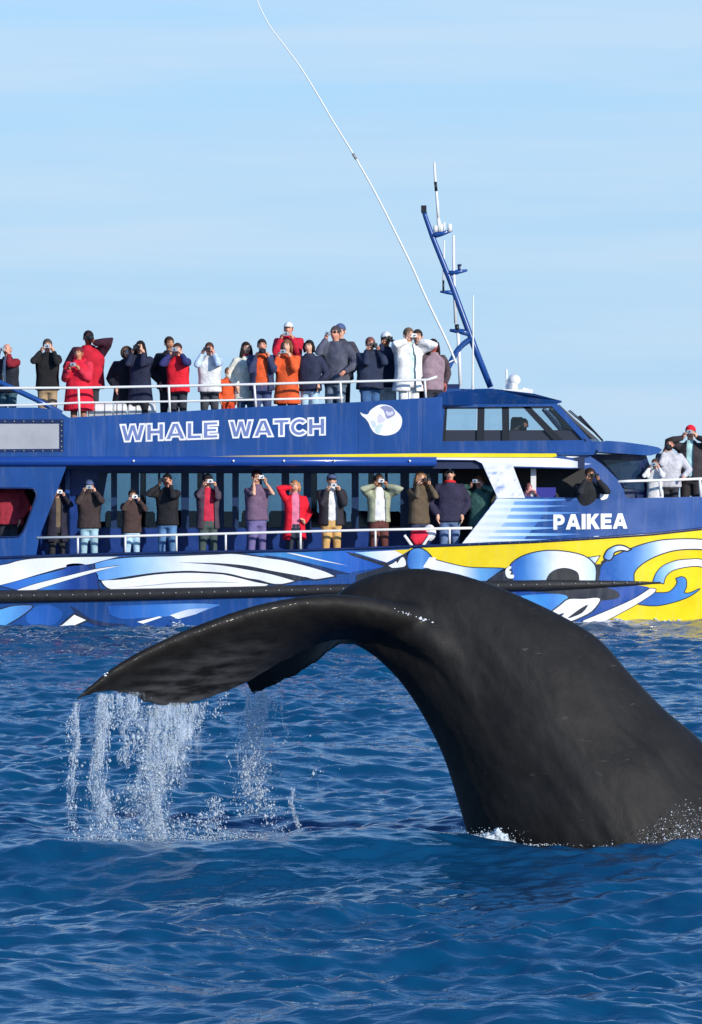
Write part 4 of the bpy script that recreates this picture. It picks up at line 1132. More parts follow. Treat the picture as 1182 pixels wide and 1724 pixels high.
# life raft canisters behind the rail
def canister(x0, x1, y0, y1, d=.55):
    mb = MB()
    cy = (y0 + y1) / 2; r = (y1 - y0) / 2 / 95
    mb.tube([PX(x0, cy, d), PX(x0 + 2, cy, d), PX(x1 - 2, cy, d), PX(x1, cy, d)], [r * .75, r, r, r * .75], n=14)
    root = mb.obj('life_raft', white_m, None, angle=40)
    return root
for (x0, x1, lab) in ((148, 190, 'white life raft canister beside the tall red parka'), (191, 214, 'short white life raft canister between two longer ones'), (216, 263, 'white life raft canister under the dark hooded coats')):
    o = canister(x0, x1, 679, 703); tag(o, lab, 'life raft', 'white life raft canisters behind the upper rail')
    mb = MB()
    for f in (.3, .7):
        x = x0 + (x1 - x0) * f
        mb.tube([PX(x, 691, .55) + Vector((0, .133 * math.cos(t), .133 * math.sin(t))) for t in np.linspace(0, 6.283, 17)], .008, n=5)
    s = build('strap', mb.V, mb.F, mat('grey plastic', (.3, .3, .3)), o)
mb = MB(); mb.box((bx(140), DIST + .38, bz(741)), (bx(268), DIST + .72, bz(703.5))); mb.obj('raft_cradle', steel_m, boat)
for (x0, x1, d0, d1, top, nm) in ((462, 506, 1.0, 1.7, 711, 'deck_bench'),):
    mb = MB(); mb.box((bx(x0), DIST + d0, bz(741)), (bx(x1), DIST + d1, bz(top))); mb.obj(nm, navy_m, boat)

# ---- wash along the hull
mb = MB()
for i in range(900):
    if random.random() < .45: px = random.gauss(305, 26); up = abs(random.gauss(0, .055))
    else: px = random.uniform(-100, 1300); up = abs(random.gauss(0, .012))
    k = noise.noise((px * .02, 2, 5))
    if k < -.05: continue
    p = PX(px, 1050, hull_dy(px, 1050) - random.uniform(.02, .16))
    p.z = float(sea_height(p.x, p.y, .06)) + up
    r = random.uniform(.006, .020)
    mb.ball(p, (r * 1.8, r, r * .7), 6, 4)
tag(mb.obj('sea_foam', foam_m, smooth=True), 'thin white wash along the waterline of the boat', 'foam', kind='stuff')
# ------------------------------------------------------------------ the passengers
def fabric(c, key=None):
    nm = key or 'fabric %02x%02x%02x' % tuple(int(v) for v in c)
    return mat(nm, tuple(min(.82, q * 1.38 + .004) for q in lin(*c)[:3]), rough=0.85, var=0.34, var_scale=8, bump=1.0, bump_scale=10, spec=0.2)
def skin_of(c): return mat('skin %02x%02x%02x' % c, tuple(min(.8, q * 1.15) for q in lin(*c)[:3]), rough=0.5, var=0.12, var_scale=25)
LIGHT, RUDDY, TAN, BROWN = (216, 166, 140), (208, 146, 122), (186, 132, 100), (124, 80, 58)
eye_m = mat('dark eyes', (0.012, 0.010, 0.010), rough=0.2)
lip_m = mat('lips', lin(150, 80, 76), rough=0.5)
camblk = mat('black camera body', (0.012, 0.012, 0.013), rough=0.35)
camsil = mat('silver camera body', (0.62, 0.63, 0.65), rough=0.3, metal=0.6)
lens_m = mat('lens glass', (0.008, 0.010, 0.02), rough=0.03, spec=1.0)

def ik(S, T, l1, l2, pole):
    d = T - S; L = min(d.length, (l1 + l2) * 0.995); L = max(L, 0.12); u = d.normalized()
    a = (l1 * l1 - l2 * l2 + L * L) / (2 * L); h = math.sqrt(max(l1 * l1 - a * a, 1e-5))
    p = pole - u * pole.dot(u); p.normalize()
    return S + u * a + p * h, S + u * L

def oval(c, rx, ry, n=16, sq=2.4):
    out = []
    for k in range(n):
        t = 2 * math.pi * k / n; ct, st = math.cos(t), math.sin(t)
        out.append(Vector((c[0] + rx * math.copysign(abs(ct) ** (2 / sq), ct), c[1] + ry * math.copysign(abs(st) ** (2 / sq), st), c[2])))
    return out

def hand_into(mb, W, dirv, inward, side, s, grip=True):
    """palm, four unequal bent fingers and a thumb that leaves the side of the palm"""
    dirv = dirv.normalized(); inw = (inward - dirv * inward.dot(dirv)).normalized(); nrm = dirv.cross(inw).normalized()
    pc = W + dirv * .045 * s
    mb.tube([W - dirv * .02 * s, W + dirv * .02 * s, pc, W + dirv * .082 * s], [.024 * s, .029 * s, .034 * s, .030 * s], n=8)
    acr = nrm
    for i, ln in enumerate((.066, .078, .072, .056)):
        b = W + dirv * .075 * s + acr * (i - 1.5) * .019 * s
        k1 = b + dirv * ln * .42 * s + inw * .006 * s
        k2 = k1 + (dirv * (.35 if grip else .75) + inw * (.85 if grip else .3)).normalized() * ln * .36 * s
        k3 = k2 + (dirv * (-.1 if grip else .55) + inw * (1 if grip else .5)).normalized() * ln * .30 * s
        mb.tube([b - dirv * .02 * s, k1, k2, k3], [.0105 * s, .0098 * s, .009 * s, .007 * s], n=6)
    tb = W + dirv * .03 * s - acr * .026 * s
    t1 = tb - acr * .024 * s + dirv * .028 * s + inw * .012 * s
    mb.tube([tb + acr * .012 * s, t1, t1 + dirv * .028 * s + inw * .020 * s], [.013 * s, .011 * s, .008 * s], n=6)

CAMERAS = []
GROUPS = {'u': 'passengers standing along the upper deck rail', 'm': 'passengers standing along the main deck rail', 'b': 'passengers at the bow rail', 'i': 'people seen through the boat windows'}
def person(px, top, dy, floor, label, short, deck='u', jacket=(40, 40, 46), trousers=(46, 48, 56), skin=LIGHT, hair=(52, 38, 30), style='short', pose='cam',
           item='silver', hem=.84, bulk=1.0, open_=None, sleeves=None, bare=False, hat=None, yaw=0.0, coat_collar=None, glasses=False, beard=False, lean=0.0, height=None):
    base = PX(px, floor, dy)
    H = height or (PX(px, top, dy).z - base.z)
    hat_up = .02 if hat in ('cap', 'whitecap', 'beanie', 'redcap') else .012
    s = H / (1.757 + hat_up)
    r_ = random.Random(int(px * 7 + top))
    if yaw == 0: yaw = r_.uniform(-27, 27)
    if lean == 0: lean = r_.uniform(-.01, .07)
    bulk *= 1.11 if deck == 'u' else 1.05
    root = empty('person', base, R(yaw))
    tag(root, label, 'person', GROUPS[deck])
    v = lambda x, y, z: Vector((x * s, (y - lean * max(0, z - .95)) * s, z * s))
    wv = r_.uniform(.95, 1.06) * bulk
    # ---- arms
    tg = {}
    e = 1.648 + r_.uniform(-.035, .012)
    if pose == 'cam': tg = {-1: (v(-.085, -.175, e - .02), Vector((-.25 - r_.random() * .5, -.05, -1)), 'up'), 1: (v(.085, -.175, e - .02), Vector((.25 + r_.random() * .5, -.05, -1)), 'up')}
    elif pose == 'wide': tg = {-1: (v(-.085, -.17, e - .01), Vector((-1.2, .1, -.75)), 'up'), 1: (v(.085, -.17, e - .01), Vector((1.2, .1, -.75)), 'up')}
    elif pose == 'low': tg = {-1: (v(-.085, -.22, e - .10), Vector((-.4, 0, -1)), 'up'), 1: (v(.085, -.22, e - .10), Vector((.4, 0, -1)), 'up')}
    elif pose == 'chest': tg = {-1: (v(-.075, -.30, 1.40), Vector((-.4, 0, -1)), 'up'), 1: (v(.075, -.30, 1.40), Vector((.4, 0, -1)), 'up')}
    elif pose == 'right_up': tg = {-1: (v(-.07, -.17, e - .01), Vector((-.6, .1, -1)), 'up'), 1: (v(.25, -.02, .86), Vector((.8, .6, 0)), 'down')}
    elif pose == 'left_up': tg = {1: (v(.07, -.17, e - .01), Vector((1.3, .1, -.1)), 'up'), -1: (v(-.25, -.02, .86), Vector((-.8, .6, 0)), 'down')}
    elif pose == 'shade': tg = {-1: (v(-.05, -.14, e + .05), Vector((-1.2, .1, -.5)), 'up'), 1: (v(.13, -.20, 1.02), Vector((1.0, .5, 0)), 'up')}
    elif pose == 'rail': tg = {-1: (v(-.085, -.175, e - .04), Vector((-.4, 0, -1)), 'up'), 1: (v(.24, -.24, 1.0), Vector((1, .6, -.2)), 'fwd')}
    elif pose == 'rail_left': tg = {1: (v(.085, -.175, e - .04), Vector((.4, 0, -1)), 'up'), -1: (v(-.24, -.24, 1.0), Vector((-1, .6, -.2)), 'fwd')}
    else: tg = {-1: (v(-.20, -.10, .88), Vector((-.8, .6, 0)), 'down'), 1: (v(.20, -.10, .88), Vector((.8, .6, 0)), 'down')}
    arms = {}
    for sd, (T, pole, kind) in tg.items():
        S = v(.178 * sd * wv ** .5, .01, 1.405)
        W0 = T + {'up': v(.028 * sd, .055, -.075) + Vector((0, lean * .7 * s, 0)) * 0, 'down': v(0, 0, .08), 'fwd': v(0, .07, .03)}[kind] if kind != 'up' else T + Vector((.028 * sd, .055, -.075)) * s
        if kind == 'down': W0 = T + Vector((0, 0, .08)) * s
        if kind == 'fwd': W0 = T + Vector((0, .08, .03)) * s
        E, W = ik(S, W0, .295 * s, .265 * s, pole)
        arms[sd] = (S, E, W, T, kind)
    # ---- skin: one continuous body with head, hands and face
    mb = MB()
    prof = [(.80, .15, .10), (.95, .155, .105), (1.08, .14, .095), (1.26, .165, .105), (1.39, .15, .085), (1.46, .075, .065)]
    mb.loft([[v(q.x, q.y, q.z) for q in oval((0, 0, z), rx, ry)] for z, rx, ry in prof])
    mb.tube([v(0, .012, 1.38), v(0, .008, 1.50), v(0, -.005, 1.60)], [.068 * s, .055 * s, .056 * s], n=10)
    for sd, (S, E, W, T, kind) in arms.items():
        mb.tube([v(.10 * sd, .01, 1.40), S, (S + E) / 2, E, (E + W) / 2, W], [.055 * s, .055 * s, .046 * s, .039 * s, .037 * s, .026 * s], n=8)
    for sd in (-1, 1):
        mb.tube([v(.085 * sd, 0, .88), v(.095 * sd, -.015, .66), v(.10 * sd, -.012, .48), v(.105 * sd, .012, .32), v(.11 * sd, .01, .08)], [.078 * s, .068 * s, .05 * s, .048 * s, .034 * s], n=8)
        mb.tube([v(.11 * sd, .04, .045), v(.115 * sd, -.07, .04), v(.12 * sd, -.17, .03)], [.038 * s, .042 * s, .028 * s], n=8)
    hc = (0, -.004, 1.645)
    k0 = len(mb.V); mb.ball(v(*hc), (.077 * s, .098 * s, .114 * s), 18, 14)
    for i in range(k0, len(mb.V)):
        q = mb.V[i] / s; dz = (q.z - 1.645) / .114
        if dz < 0:
            q.x *= 1 + .30 * dz * abs(dz)
            if q.y < 0: q.y -= .012 * abs(dz)
            else: q.y *= 1 + .35 * dz
        mb.V[i] = q * s
    mb.tube([v(0, -.085, 1.665), v(0, -.108, 1.635), v(0, -.112, 1.622), v(0, -.09, 1.612)], [.009 * s, .013 * s, .016 * s, .010 * s], n=8)
    BV, BF = fuse(mb.V, mb.F, .021 * s, 3)
    bd = MB(); bd.add(BV, BF)
    hb = MB()
    for sd, (S, E, W, T, kind) in arms.items():
        if kind == 'up': hand_into(hb, W, (T - W) + Vector((-.02 * sd, 0, .03)), Vector((-sd, -.35, 0)), sd, s)
        elif kind == 'fwd': hand_into(hb, W, Vector((0, -1, -.15)), Vector((0, 0, -1)), sd, s)
        else: hand_into(hb, W, Vector((0, -.1, -1)), Vector((-sd, -.3, 0)), sd, s, grip=False)
    bd.add(hb.V, hb.F)
    fx = MB()
    for sd in (-1, 1):
        bd.ball(v(.079 * sd, .012, 1.635), (.011 * s, .022 * s, .032 * s), 8, 6)
        bd.ball(v(.032 * sd, -.088, 1.660), (.015 * s, .009 * s, .008 * s), 8, 5, 1)
        bd.tube([v(.014 * sd, -.097, 1.682), v(.034 * sd, -.094, 1.688), v(.052 * sd, -.082, 1.682)], .0045 * s, n=5, mi=3)
    bd.ball(v(0, -.093, 1.585), (.026 * s, .010 * s, .008 * s), 8, 5, 2)
    hm = fabric(hair, 'hair %02x%02x%02x' % hair)
    build('body', bd.V, bd.F, [skin_of(skin), eye_m, lip_m, hm], root, smooth=True, local=True, mats=bd.M)
    # ---- trousers
    mb = MB()
    mb.loft([[v(q.x, q.y, q.z) for q in oval((0, .005, z), rx * wv ** .5, ry)] for z, rx, ry in ((.80, .172, .118), (.90, .180, .125), (1.02, .168, .115))])
    for sd in (-1, 1):
        mb.tube([v(.085 * sd, .0, .90), v(.092 * sd, -.012, .66), v(.10 * sd, -.012, .47), v(.105 * sd, .008, .28), v(.11 * sd, .012, .05)], [.094 * s, .086 * s, .070 * s, .066 * s, .064 * s], n=10)
    TV, TF = fuse(mb.V, mb.F, .023 * s, 2)
    build('trousers', TV, TF, fabric(trousers), root, smooth=True, local=True)
    # ---- jacket
    mb = MB()
    tp = [(hem, .202 if hem > .75 else .225, .140 if hem > .75 else .155), (.97, .190, .135), (1.10, .182, .130), (1.27, .196, .138), (1.38, .190, .122), (1.43, .150, .105), (1.475, .092, .085), (1.525, .074, .078)]
    torso = [[v(q.x * wv, q.y * wv, q.z) for q in oval((0, .004, z), rx, ry)] for z, rx, ry in tp]
    mb.loft(torso)
    am = MB()
    for sd, (S, E, W, T, kind) in arms.items():
        j = lambda: Vector((r_.gauss(0, .006), r_.gauss(0, .006), r_.gauss(0, .006))) * s
        f = .82 if bare else wv
        P_ = [v(.11 * sd, .005, 1.395), S, S.lerp(E, .35) + j(), S.lerp(E, .7) + j(), E] + ([] if bare else [E.lerp(W, .33) + j(), E.lerp(W, .66) + j(), W])
        Rr = [.076, .077, .068, .061, .058] + ([] if bare else [.055, .049, .042])
        if bare: P_ = P_[:4]; Rr = Rr[:4]
        (am if sleeves else mb).tube(P_, [q * s * f for q in Rr], n=10)
    JV, JF = fuse(mb.V, mb.F, .022 * s, 3)
    if open_:
        w, shirt = open_
        JF = [f for f in JF if not (lambda c: c[1] < -.03 * s and abs(c[0]) < w * s * (1.0 - .35 * (c[2] / s - 1.0)) and c[2] > (hem - .1) * s)(np.mean(JV[list(f)], axis=0))]
        sh = MB(); sh.loft([[v(q.x * .93, q.y * .90, q.z) for q in oval((0, .004, z), rx, ry)] for z, rx, ry in [(max(hem, .86), .19, .134)] + tp[1:]])
        build('shirt', sh.V, sh.F, fabric(shirt), root, smooth=True, local=True)
    build('jacket', JV, JF, fabric(jacket), root, smooth=True, local=True)
    if sleeves:
        SV, SF = fuse(am.V, am.F, .022 * s, 2)
        build('sleeves', SV, SF, fabric(sleeves), root, smooth=True, local=True)
    if coat_collar:
        mb = MB(); mb.tube([v(.083 * math.cos(t), .004 + .085 * math.sin(t), 1.50 - .02 * math.sin(t)) for t in np.linspace(0, 2 * math.pi, 15)], .024 * s, n=7)
        mb.obj('scarf', fabric(coat_collar), root, smooth=True, local=True)
    # ---- hair, hats
    def shell(c, r, cut, name, m, nu=16, nv=12):
        b = MB(); b.ball(v(*c), tuple(q * s for q in r), nu, nv)
        Fk = [f for f in b.F if not cut(sum((b.V[i] for i in f), Vector()) / len(f) / s)]
        return build(name, b.V, Fk, m, root, smooth=True, local=True)
    lift = lean * .7
    def rel(q): return Vector((q.x, q.y + lean * max(0, q.z - .95), q.z))
    if style in ('short', 'long', 'bob'):
        shell((0, .012, 1.672), (.086, .106, .098), lambda q: rel(q).y < -.045 and q.z < 1.695 or q.z < 1.60 and rel(q).y < .02, 'hair', hm)
    if style == 'bald':
        shell((0, .016, 1.655), (.083, .100, .085), lambda q: rel(q).y < -.01 or q.z > 1.70, 'hair', hm)
    if style == 'long':
        b = MB()
        b.loft([[v(q.x, q.y, q.z) for q in oval((0, y, z), rx, ry, 14, 2)] for z, rx, ry, y in ((1.36, .085, .03, .085), (1.44, .115, .045, .075), (1.55, .108, .06, .055), (1.66, .092, .075, .03), (1.72, .06, .06, .02))])
        for sd in (-1, 1): b.tube([v(.070 * sd, -.03, 1.70), v(.088 * sd, -.03, 1.60), v(.094 * sd, -.035, 1.50), v(.085 * sd, -.05, 1.40)], [.022 * s, .030 * s, .032 * s, .016 * s], n=7)
        b.obj('long_hair', hm, root, smooth=True, local=True)
    if style == 'bob':
        b = MB()
        for sd in (-1, 1): b.tube([v(.070 * sd, -.02, 1.71), v(.088 * sd, -.01, 1.62), v(.085 * sd, 0, 1.54)], [.024 * s, .034 * s, .022 * s], n=7)
        b.tube([v(0, .06, 1.70), v(0, .085, 1.60), v(0, .075, 1.52)], [.05 * s, .07 * s, .04 * s], n=8)
        b.obj('long_hair', hm, root, smooth=True, local=True)
    if style == 'hood':
        shell((0, .022, 1.645), (.118, .125, .135), lambda q: rel(q).y < -.055 and abs(q.x) < .095 and q.z < 1.74, 'hood', fabric(jacket))
        b = MB(); b.tube([v(.094 * math.cos(t), -.062, 1.645 + .112 * math.sin(t)) for t in np.linspace(0, 2 * math.pi, 19)], .026 * s, n=6); b.obj('hood_trim', hm, root, smooth=True, local=True)
    if style == 'hood_down':
        b = MB(); b.tube([v(.105 * math.cos(t), .03 + .075 * math.sin(t), 1.50 + .03 * math.sin(t)) for t in np.linspace(-.5, math.pi + .5, 13)], .038 * s, n=7); b.obj('hood', fabric(jacket), root, smooth=True, local=True)
        shell((0, .012, 1.672), (.086, .106, .098), lambda q: rel(q).y < -.045 and q.z < 1.695 or q.z < 1.60 and rel(q).y < .02, 'hair', hm)
    hc_ = {'cap': (22, 24, 44), 'whitecap': (238, 238, 236), 'redcap': (206, 28, 44), 'beanie': (30, 28, 34), 'bluecap': (70, 84, 120)}
    if hat in hc_:
        m_ = fabric(hc_[hat])
        shell((0, .008, 1.680), (.090, .108, .098), lambda q: q.z < 1.680, 'hat', m_)
        if hat != 'beanie':
            b = MB(); b.loft([[v(q.x, q.y, z) for q in oval((0, -.115, 0), .068, .072, 14, 2.2)] for z in (1.684, 1.694)]); b.obj('hat_brim', m_, root, local=True)
        if hat == 'cap':
            b = MB(); b.ball(v(0, -.098, 1.725), (.022 * s, .01 * s, .020 * s), 8, 6); b.obj('hat_badge', fabric((230, 230, 228)), root, smooth=True, local=True)
    if glasses:
        b = MB()
        for sd in (-1, 1): b.ball(v(.034 * sd, -.10, 1.660), (.026 * s, .008 * s, .018 * s), 10, 6); b.tube([v(.058 * sd, -.09, 1.665), v(.082 * sd, .01, 1.66)], .004 * s, n=5)
        b.tube([v(-.01, -.104, 1.665), v(.01, -.104, 1.665)], .004 * s, n=5)
        b.obj('sunglasses', eye_m, root, smooth=True, local=True)
    if beard:
        b = MB(); b.ball(v(0, -.066, 1.578), (.058 * s, .045 * s, .045 * s), 12, 8); b.obj('beard', hm, root, smooth=True, local=True)
    # ---- what the hands hold (a thing of its own)
    if item and pose not in ('down', 'shade', 'none'):
        up = [T for (S, E, W, T, kind) in arms.values() if kind == 'up']
        c = sum(up, Vector()) / len(up)
        if len(up) == 1: c = Vector((c.x * .5, c.y, c.z))
        M = Matrix.Rotation(R(yaw), 3, 'Z')
        cpos = base + M @ (c + Vector((0, -.012, .02)) * s)
        CAMERAS.append((cpos, yaw, item, short, s))
    return root

COMPACT = {}
def held_item(pos, yaw, item, short, s):
    names = {'silver': ('compact_camera', 'silver compact camera', 'camera'), 'black': ('compact_camera', 'black camera', 'camera'), 'zoom': ('zoom_camera', 'black long-lens camera', 'camera'), 'bino': ('binoculars', 'black binoculars', 'binoculars'), 'video': ('video_camera', 'grey video camera', 'camera')}
    nm, word, cat = names[item]
    root = empty(nm, pos, R(yaw))
    tag(root, f'{word} held up by the person in {short}', cat, 'cameras and binoculars held by passengers')
    if item not in COMPACT:
        parts = []
        def mk(name, mb, m, angle=40):
            o = build(name, mb.V, mb.F, m, None, angle=angle, local=True); me = o.data; bpy.data.objects.remove(o); parts.append((name, me))
        if item in ('silver', 'black', 'zoom'):
            w, h, d = (.052, .033, .013) if item == 'silver' else (.062, .042, .022)
            b = MB(); b.loft([[Vector((x * f, y, z * f)) for x, z in ((-w, -h + .008), (-w + .008, -h), (w - .008, -h), (w, -h + .008), (w, h - .008), (w - .008, h), (-w + .008, h), (-w, h - .008))] for y, f in ((-d, .96), (-d + .003, 1), (d - .003, 1), (d, .96))])
            if item != 'silver': b.loft([[Vector((x * k, y, z)) for x, y in ((-.024, -.026), (.024, -.026), (.024, .018), (-.024, .018))] for z, k in ((.04, 1), (.062, .7))])
            mk('camera_body', b, camsil if item == 'silver' else camblk)
            L = {'silver': .022, 'black': .06, 'zoom': .11}[item]; r = {'silver': .021, 'black': .032, 'zoom': .036}[item]
            b = MB(); b.tube([(0.006, -d + .002, 0), (0.006, -d - L * .5, 0), (0.006, -d - L * .52, 0), (0.006, -d - L, 0)], [r, r, r * .92, r * .92], n=14); mk('lens', b, camblk if item != 'silver' else camsil)
            b = MB(); b.tube([(0.006, -d - L + .004, 0), (0.006, -d - L - .002, 0)], r * .75, n=14); mk('lens_glass', b, lens_m)
        elif item == 'bino':
            b = MB()
            b.tube([(0, .01, 0), (0, -.05, 0)], .012, n=8); mk('hinge', b, camblk)
            for sd in (-1, 1):
                b = MB(); b.tube([(.034 * sd, .05, 0), (.034 * sd, .0, 0), (.034 * sd, -.02, 0), (.036 * sd, -.09, 0)], [.018, .02, .028, .030], n=12); mk('barrel', b, camblk)
                b = MB(); b.tube([(.036 * sd, -.088, 0), (.036 * sd, -.092, 0)], .024, n=12); mk('lens_glass', b, lens_m)
        else:
            b = MB(); b.tube([(0, .06, 0), (0, .055, 0), (0, -.07, 0)], [.028, .034, .034], n=10); mk('camera_body', b, camsil)
            b = MB(); b.tube([(0, -.07, 0), (0, -.10, 0)], .026, n=12); mk('lens', b, camblk)
            b = MB(); b.loft([[Vector((.036, y, z)) for y, z in ((.05, -.025), (-.04, -.025), (-.04, .03), (.05, .03))], [Vector((.046, y, z)) for y, z in ((.05, -.025), (-.04, -.025), (-.04, .03), (.05, .03))]]); mk('side_screen', b, camblk)
        COMPACT[item] = parts
    for name, me in COMPACT[item]:
        o = link(name, me, root)
    return root

UF, MF, BF_ = 737, 964, 897
DEN, PALE = (78, 112, 150), (150, 178, 196)
# ---- upper deck, from the stern forward
person(14, 578, .55, UF, 'balding person in dark jacket with red inner sleeve beside the blue stair rail', 'dark jacket beside the stair rail', jacket=(34, 36, 46), sleeves=(120, 30, 40), hair=(150, 140, 130), style='bald', skin=RUDDY, trousers=(50, 78, 90), item='silver', open_=(.035, (216, 216, 214)))
person(80, 570, .60, UF, 'person in black jacket and khaki trousers behind the stern end of the upper rail', 'black jacket and khaki trousers', jacket=(28, 28, 30), trousers=(142, 122, 96), hair=(70, 62, 54), item='silver')
person(149, 556, 1.05, UF, 'tall person in red jacket with one elbow raised high behind the long red parka', 'red jacket with one elbow high', jacket=(170, 28, 46), sleeves=(58, 30, 44), hair=(36, 26, 30), skin=BROWN, pose='left_up', item='black', bulk=1.2, hem=.80)
person(133, 580, .50, UF, 'person in long red parka, hood down, holding a camera at chin height', 'long red parka', jacket=(206, 34, 54), sleeves=(186, 44, 62), hair=(92, 40, 44), skin=TAN, pose='chest', item='silver', hem=.52, bulk=1.2, style='hood_down', trousers=(150, 112, 96), height=1.62)
person(213, 583, .85, UF, 'person wearing a dark furry hood and black coat, partly behind a navy coat', 'dark furry hood and black coat', jacket=(26, 27, 36), hair=(74, 56, 44), style='hood', pose='down', item=None, hem=.66, bulk=1.1, trousers=(36, 34, 40))
person(236, 573, .50, UF, 'dark-haired person in long navy coat taking a picture next to the furry hood', 'long navy coat', jacket=(34, 38, 58), hair=(26, 22, 24), style='long', item='black', hem=.64, trousers=(34, 34, 40))
person(285, 566, .95, UF, 'person in black jacket standing behind the red vest with a hand on the rail', 'black jacket behind the red vest', jacket=(32, 30, 36), hair=(50, 34, 28), skin=TAN, pose='down', item=None)
person(300, 577, .45, UF, 'person in bright red vest with navy sleeves holding a camera to the face', 'red vest with navy sleeves', jacket=(212, 32, 46), sleeves=(44, 46, 92), hair=(60, 40, 40), item='silver', skin=LIGHT)
person(353, 576, .50, UF, 'person in white jumper with pale grey sleeves and dark trousers looking through binoculars', 'white jumper with pale grey sleeves', jacket=(232, 234, 232), sleeves=(164, 180, 204), trousers=(58, 60, 66), hair=(70, 48, 40), item='bino', skin=RUDDY)
person(384, 618, .75, UF, 'small person in orange jacket half hidden behind the rail next to the white jumper', 'orange child-size jacket', jacket=(226, 84, 44), trousers=(190, 66, 40), hair=(120, 84, 60), pose='down', item=None)
person(414, 575, .80, UF, 'long-haired person in cream coat and dark red scarf', 'cream coat and dark red scarf', jacket=(198, 196, 182), hair=(36, 26, 26), style='long', pose='down', item=None, coat_collar=(130, 34, 50), hem=.70, trousers=(60, 84, 110))
person(441, 570, .48, UF, 'person in navy jacket over bright orange, holding a long-lens camera', 'navy jacket over bright orange', jacket=(50, 56, 84), hair=(34, 28, 28), item='zoom', open_=(.11, (232, 84, 44)), skin=RUDDY, bulk=1.08, trousers=(56, 66, 100), pose='low')
person(486, 537, 1.30, 708, 'person in red jacket and white cap standing higher than everyone else on the upper deck', 'red jacket and white cap', jacket=(178, 30, 52), hat='whitecap', hair=(90, 80, 72), skin=RUDDY, item='silver', bulk=1.12, pose='low', height=1.78)
person(483, 571, .50, UF, 'person in orange jacket and brown scarf below the red jacket and white cap', 'orange jacket and brown scarf', jacket=(206, 84, 44), hair=(120, 84, 58), style='bob', item='silver', coat_collar=(120, 92, 70), hem=.60, trousers=(120, 72, 54), pose='low')
person(522, 572, .50, UF, 'person in navy jumper and pale jeans beside a tall grey jacket', 'navy jumper and pale jeans', jacket=(42, 46, 66), trousers=PALE, hair=(30, 26, 26), style='bob', pose='down', item=None, skin=LIGHT)
person(573, 545, 1.35, 726, 'person almost hidden behind the tall grey jacket, only cap showing', 'cap behind the grey jacket', jacket=(60, 60, 70), hat='bluecap', hair=(110, 84, 80), pose='down', item=None)
person(565, 548, .60, UF, 'tall person in charcoal grey jacket holding a small camera, one hand on the rail', 'tall charcoal grey jacket', jacket=(74, 76, 90), trousers=(88, 104, 122), hair=(64, 58, 60), glasses=True, pose='rail', item='silver', bulk=1.14, skin=RUDDY)
person(623, 567, .50, UF, 'broad person in dark navy jacket and blue jeans above the whale emblem', 'navy jacket above the emblem', jacket=(38, 46, 66), trousers=(58, 88, 128), hair=(112, 72, 66), skin=RUDDY, pose='cam', item='black', bulk=1.18)
person(650, 558, .95, UF, 'person in white cap and navy jacket behind the broad navy jacket', 'white cap and navy jacket', jacket=(36, 44, 66), hat='whitecap', hair=(80, 60, 50), skin=TAN, item='black', trousers=(190, 190, 186))
person(703, 554, 1.15, UF, 'dark-haired person mostly hidden behind the white jacket', 'grey top behind the white jacket', jacket=(70, 60, 66), hair=(46, 38, 36), pose='down', item=None)
person(688, 551, .48, UF, 'person in white jacket and white trousers with both elbows raised wide', 'white jacket and white trousers', jacket=(236, 236, 234), trousers=(226, 228, 236), hair=(96, 78, 62), pose='wide', item='silver', open_=(.05, (182, 222, 232)), hem=.74, bulk=1.06)
person(728, 570, .62, UF, 'person with long black hair in mauve grey top beside the mast foot', 'mauve grey top', jacket=(132, 112, 120), sleeves=(70, 58, 62), hair=(38, 28, 28), style='long', pose='down', item=None, skin=(176, 96, 84))
# ---- main deck
person(14, 795, .70, MF, 'person in maroon jacket standing inside the aft opening, head out of sight', 'maroon jacket', 'i', jacket=(142, 42, 56), pose='down', item=None, hair=(60, 50, 44), bulk=1.25)
person(96, 818, .46, MF, 'person in long dark coat with khaki front at the stern end of the main deck', 'long dark coat with khaki front', 'm', jacket=(38, 36, 50), hair=(34, 26, 24), item='silver', open_=(.06, (96, 84, 68)), hem=.62, trousers=(44, 44, 48), yaw=18)
person(150, 808, .38, MF, 'person in brown-black jacket, blue-grey cap and pale jeans', 'brown-black jacket and dark cap', 'm', jacket=(56, 46, 46), trousers=(138, 168, 180), hat='bluecap', hair=(70, 50, 44), item='silver', skin=LIGHT, bulk=1.08)
person(222, 824, .38, MF, 'short person in dark brown jacket and washed light jeans, hands over the face', 'dark brown jacket and light jeans', 'm', jacket=(62, 48, 46), trousers=PALE, hair=(38, 28, 26), item='silver', skin=LIGHT, bulk=1.06)
person(282, 797, .38, MF, 'person in black jacket and blue jeans looking through binoculars on the main deck', 'black jacket and blue jeans', 'm', jacket=(32, 32, 36), trousers=DEN, hair=(24, 22, 24), item='bino', skin=RUDDY)
person(350, 797, .38, MF, 'person in black hat and purple grey jacket open over a red shirt', 'purple grey jacket over red shirt', 'm', jacket=(70, 58, 70), trousers=(62, 74, 72), hat='beanie', hair=(22, 20, 22), item='silver', open_=(.10, (176, 40, 64)), hem=.78)
person(432, 791, .38, MF, 'tall person with bare forearms in purple shirt and lilac trousers', 'purple shirt and lilac trousers', 'm', jacket=(98, 78, 100), trousers=(100, 92, 134), hair=(60, 36, 38), item='silver', bare=True, skin=LIGHT, bulk=1.08, hem=.90)
person(496, 808, .38, MF, 'blond person in bright red open parka shading the eyes with one hand', 'bright red open parka', 'm', jacket=(214, 26, 46), trousers=(40, 46, 58), hair=(170, 120, 84), style='bob', pose='shade', item=None, open_=(.085, (196, 112, 138)), hem=.62, skin=LIGHT)
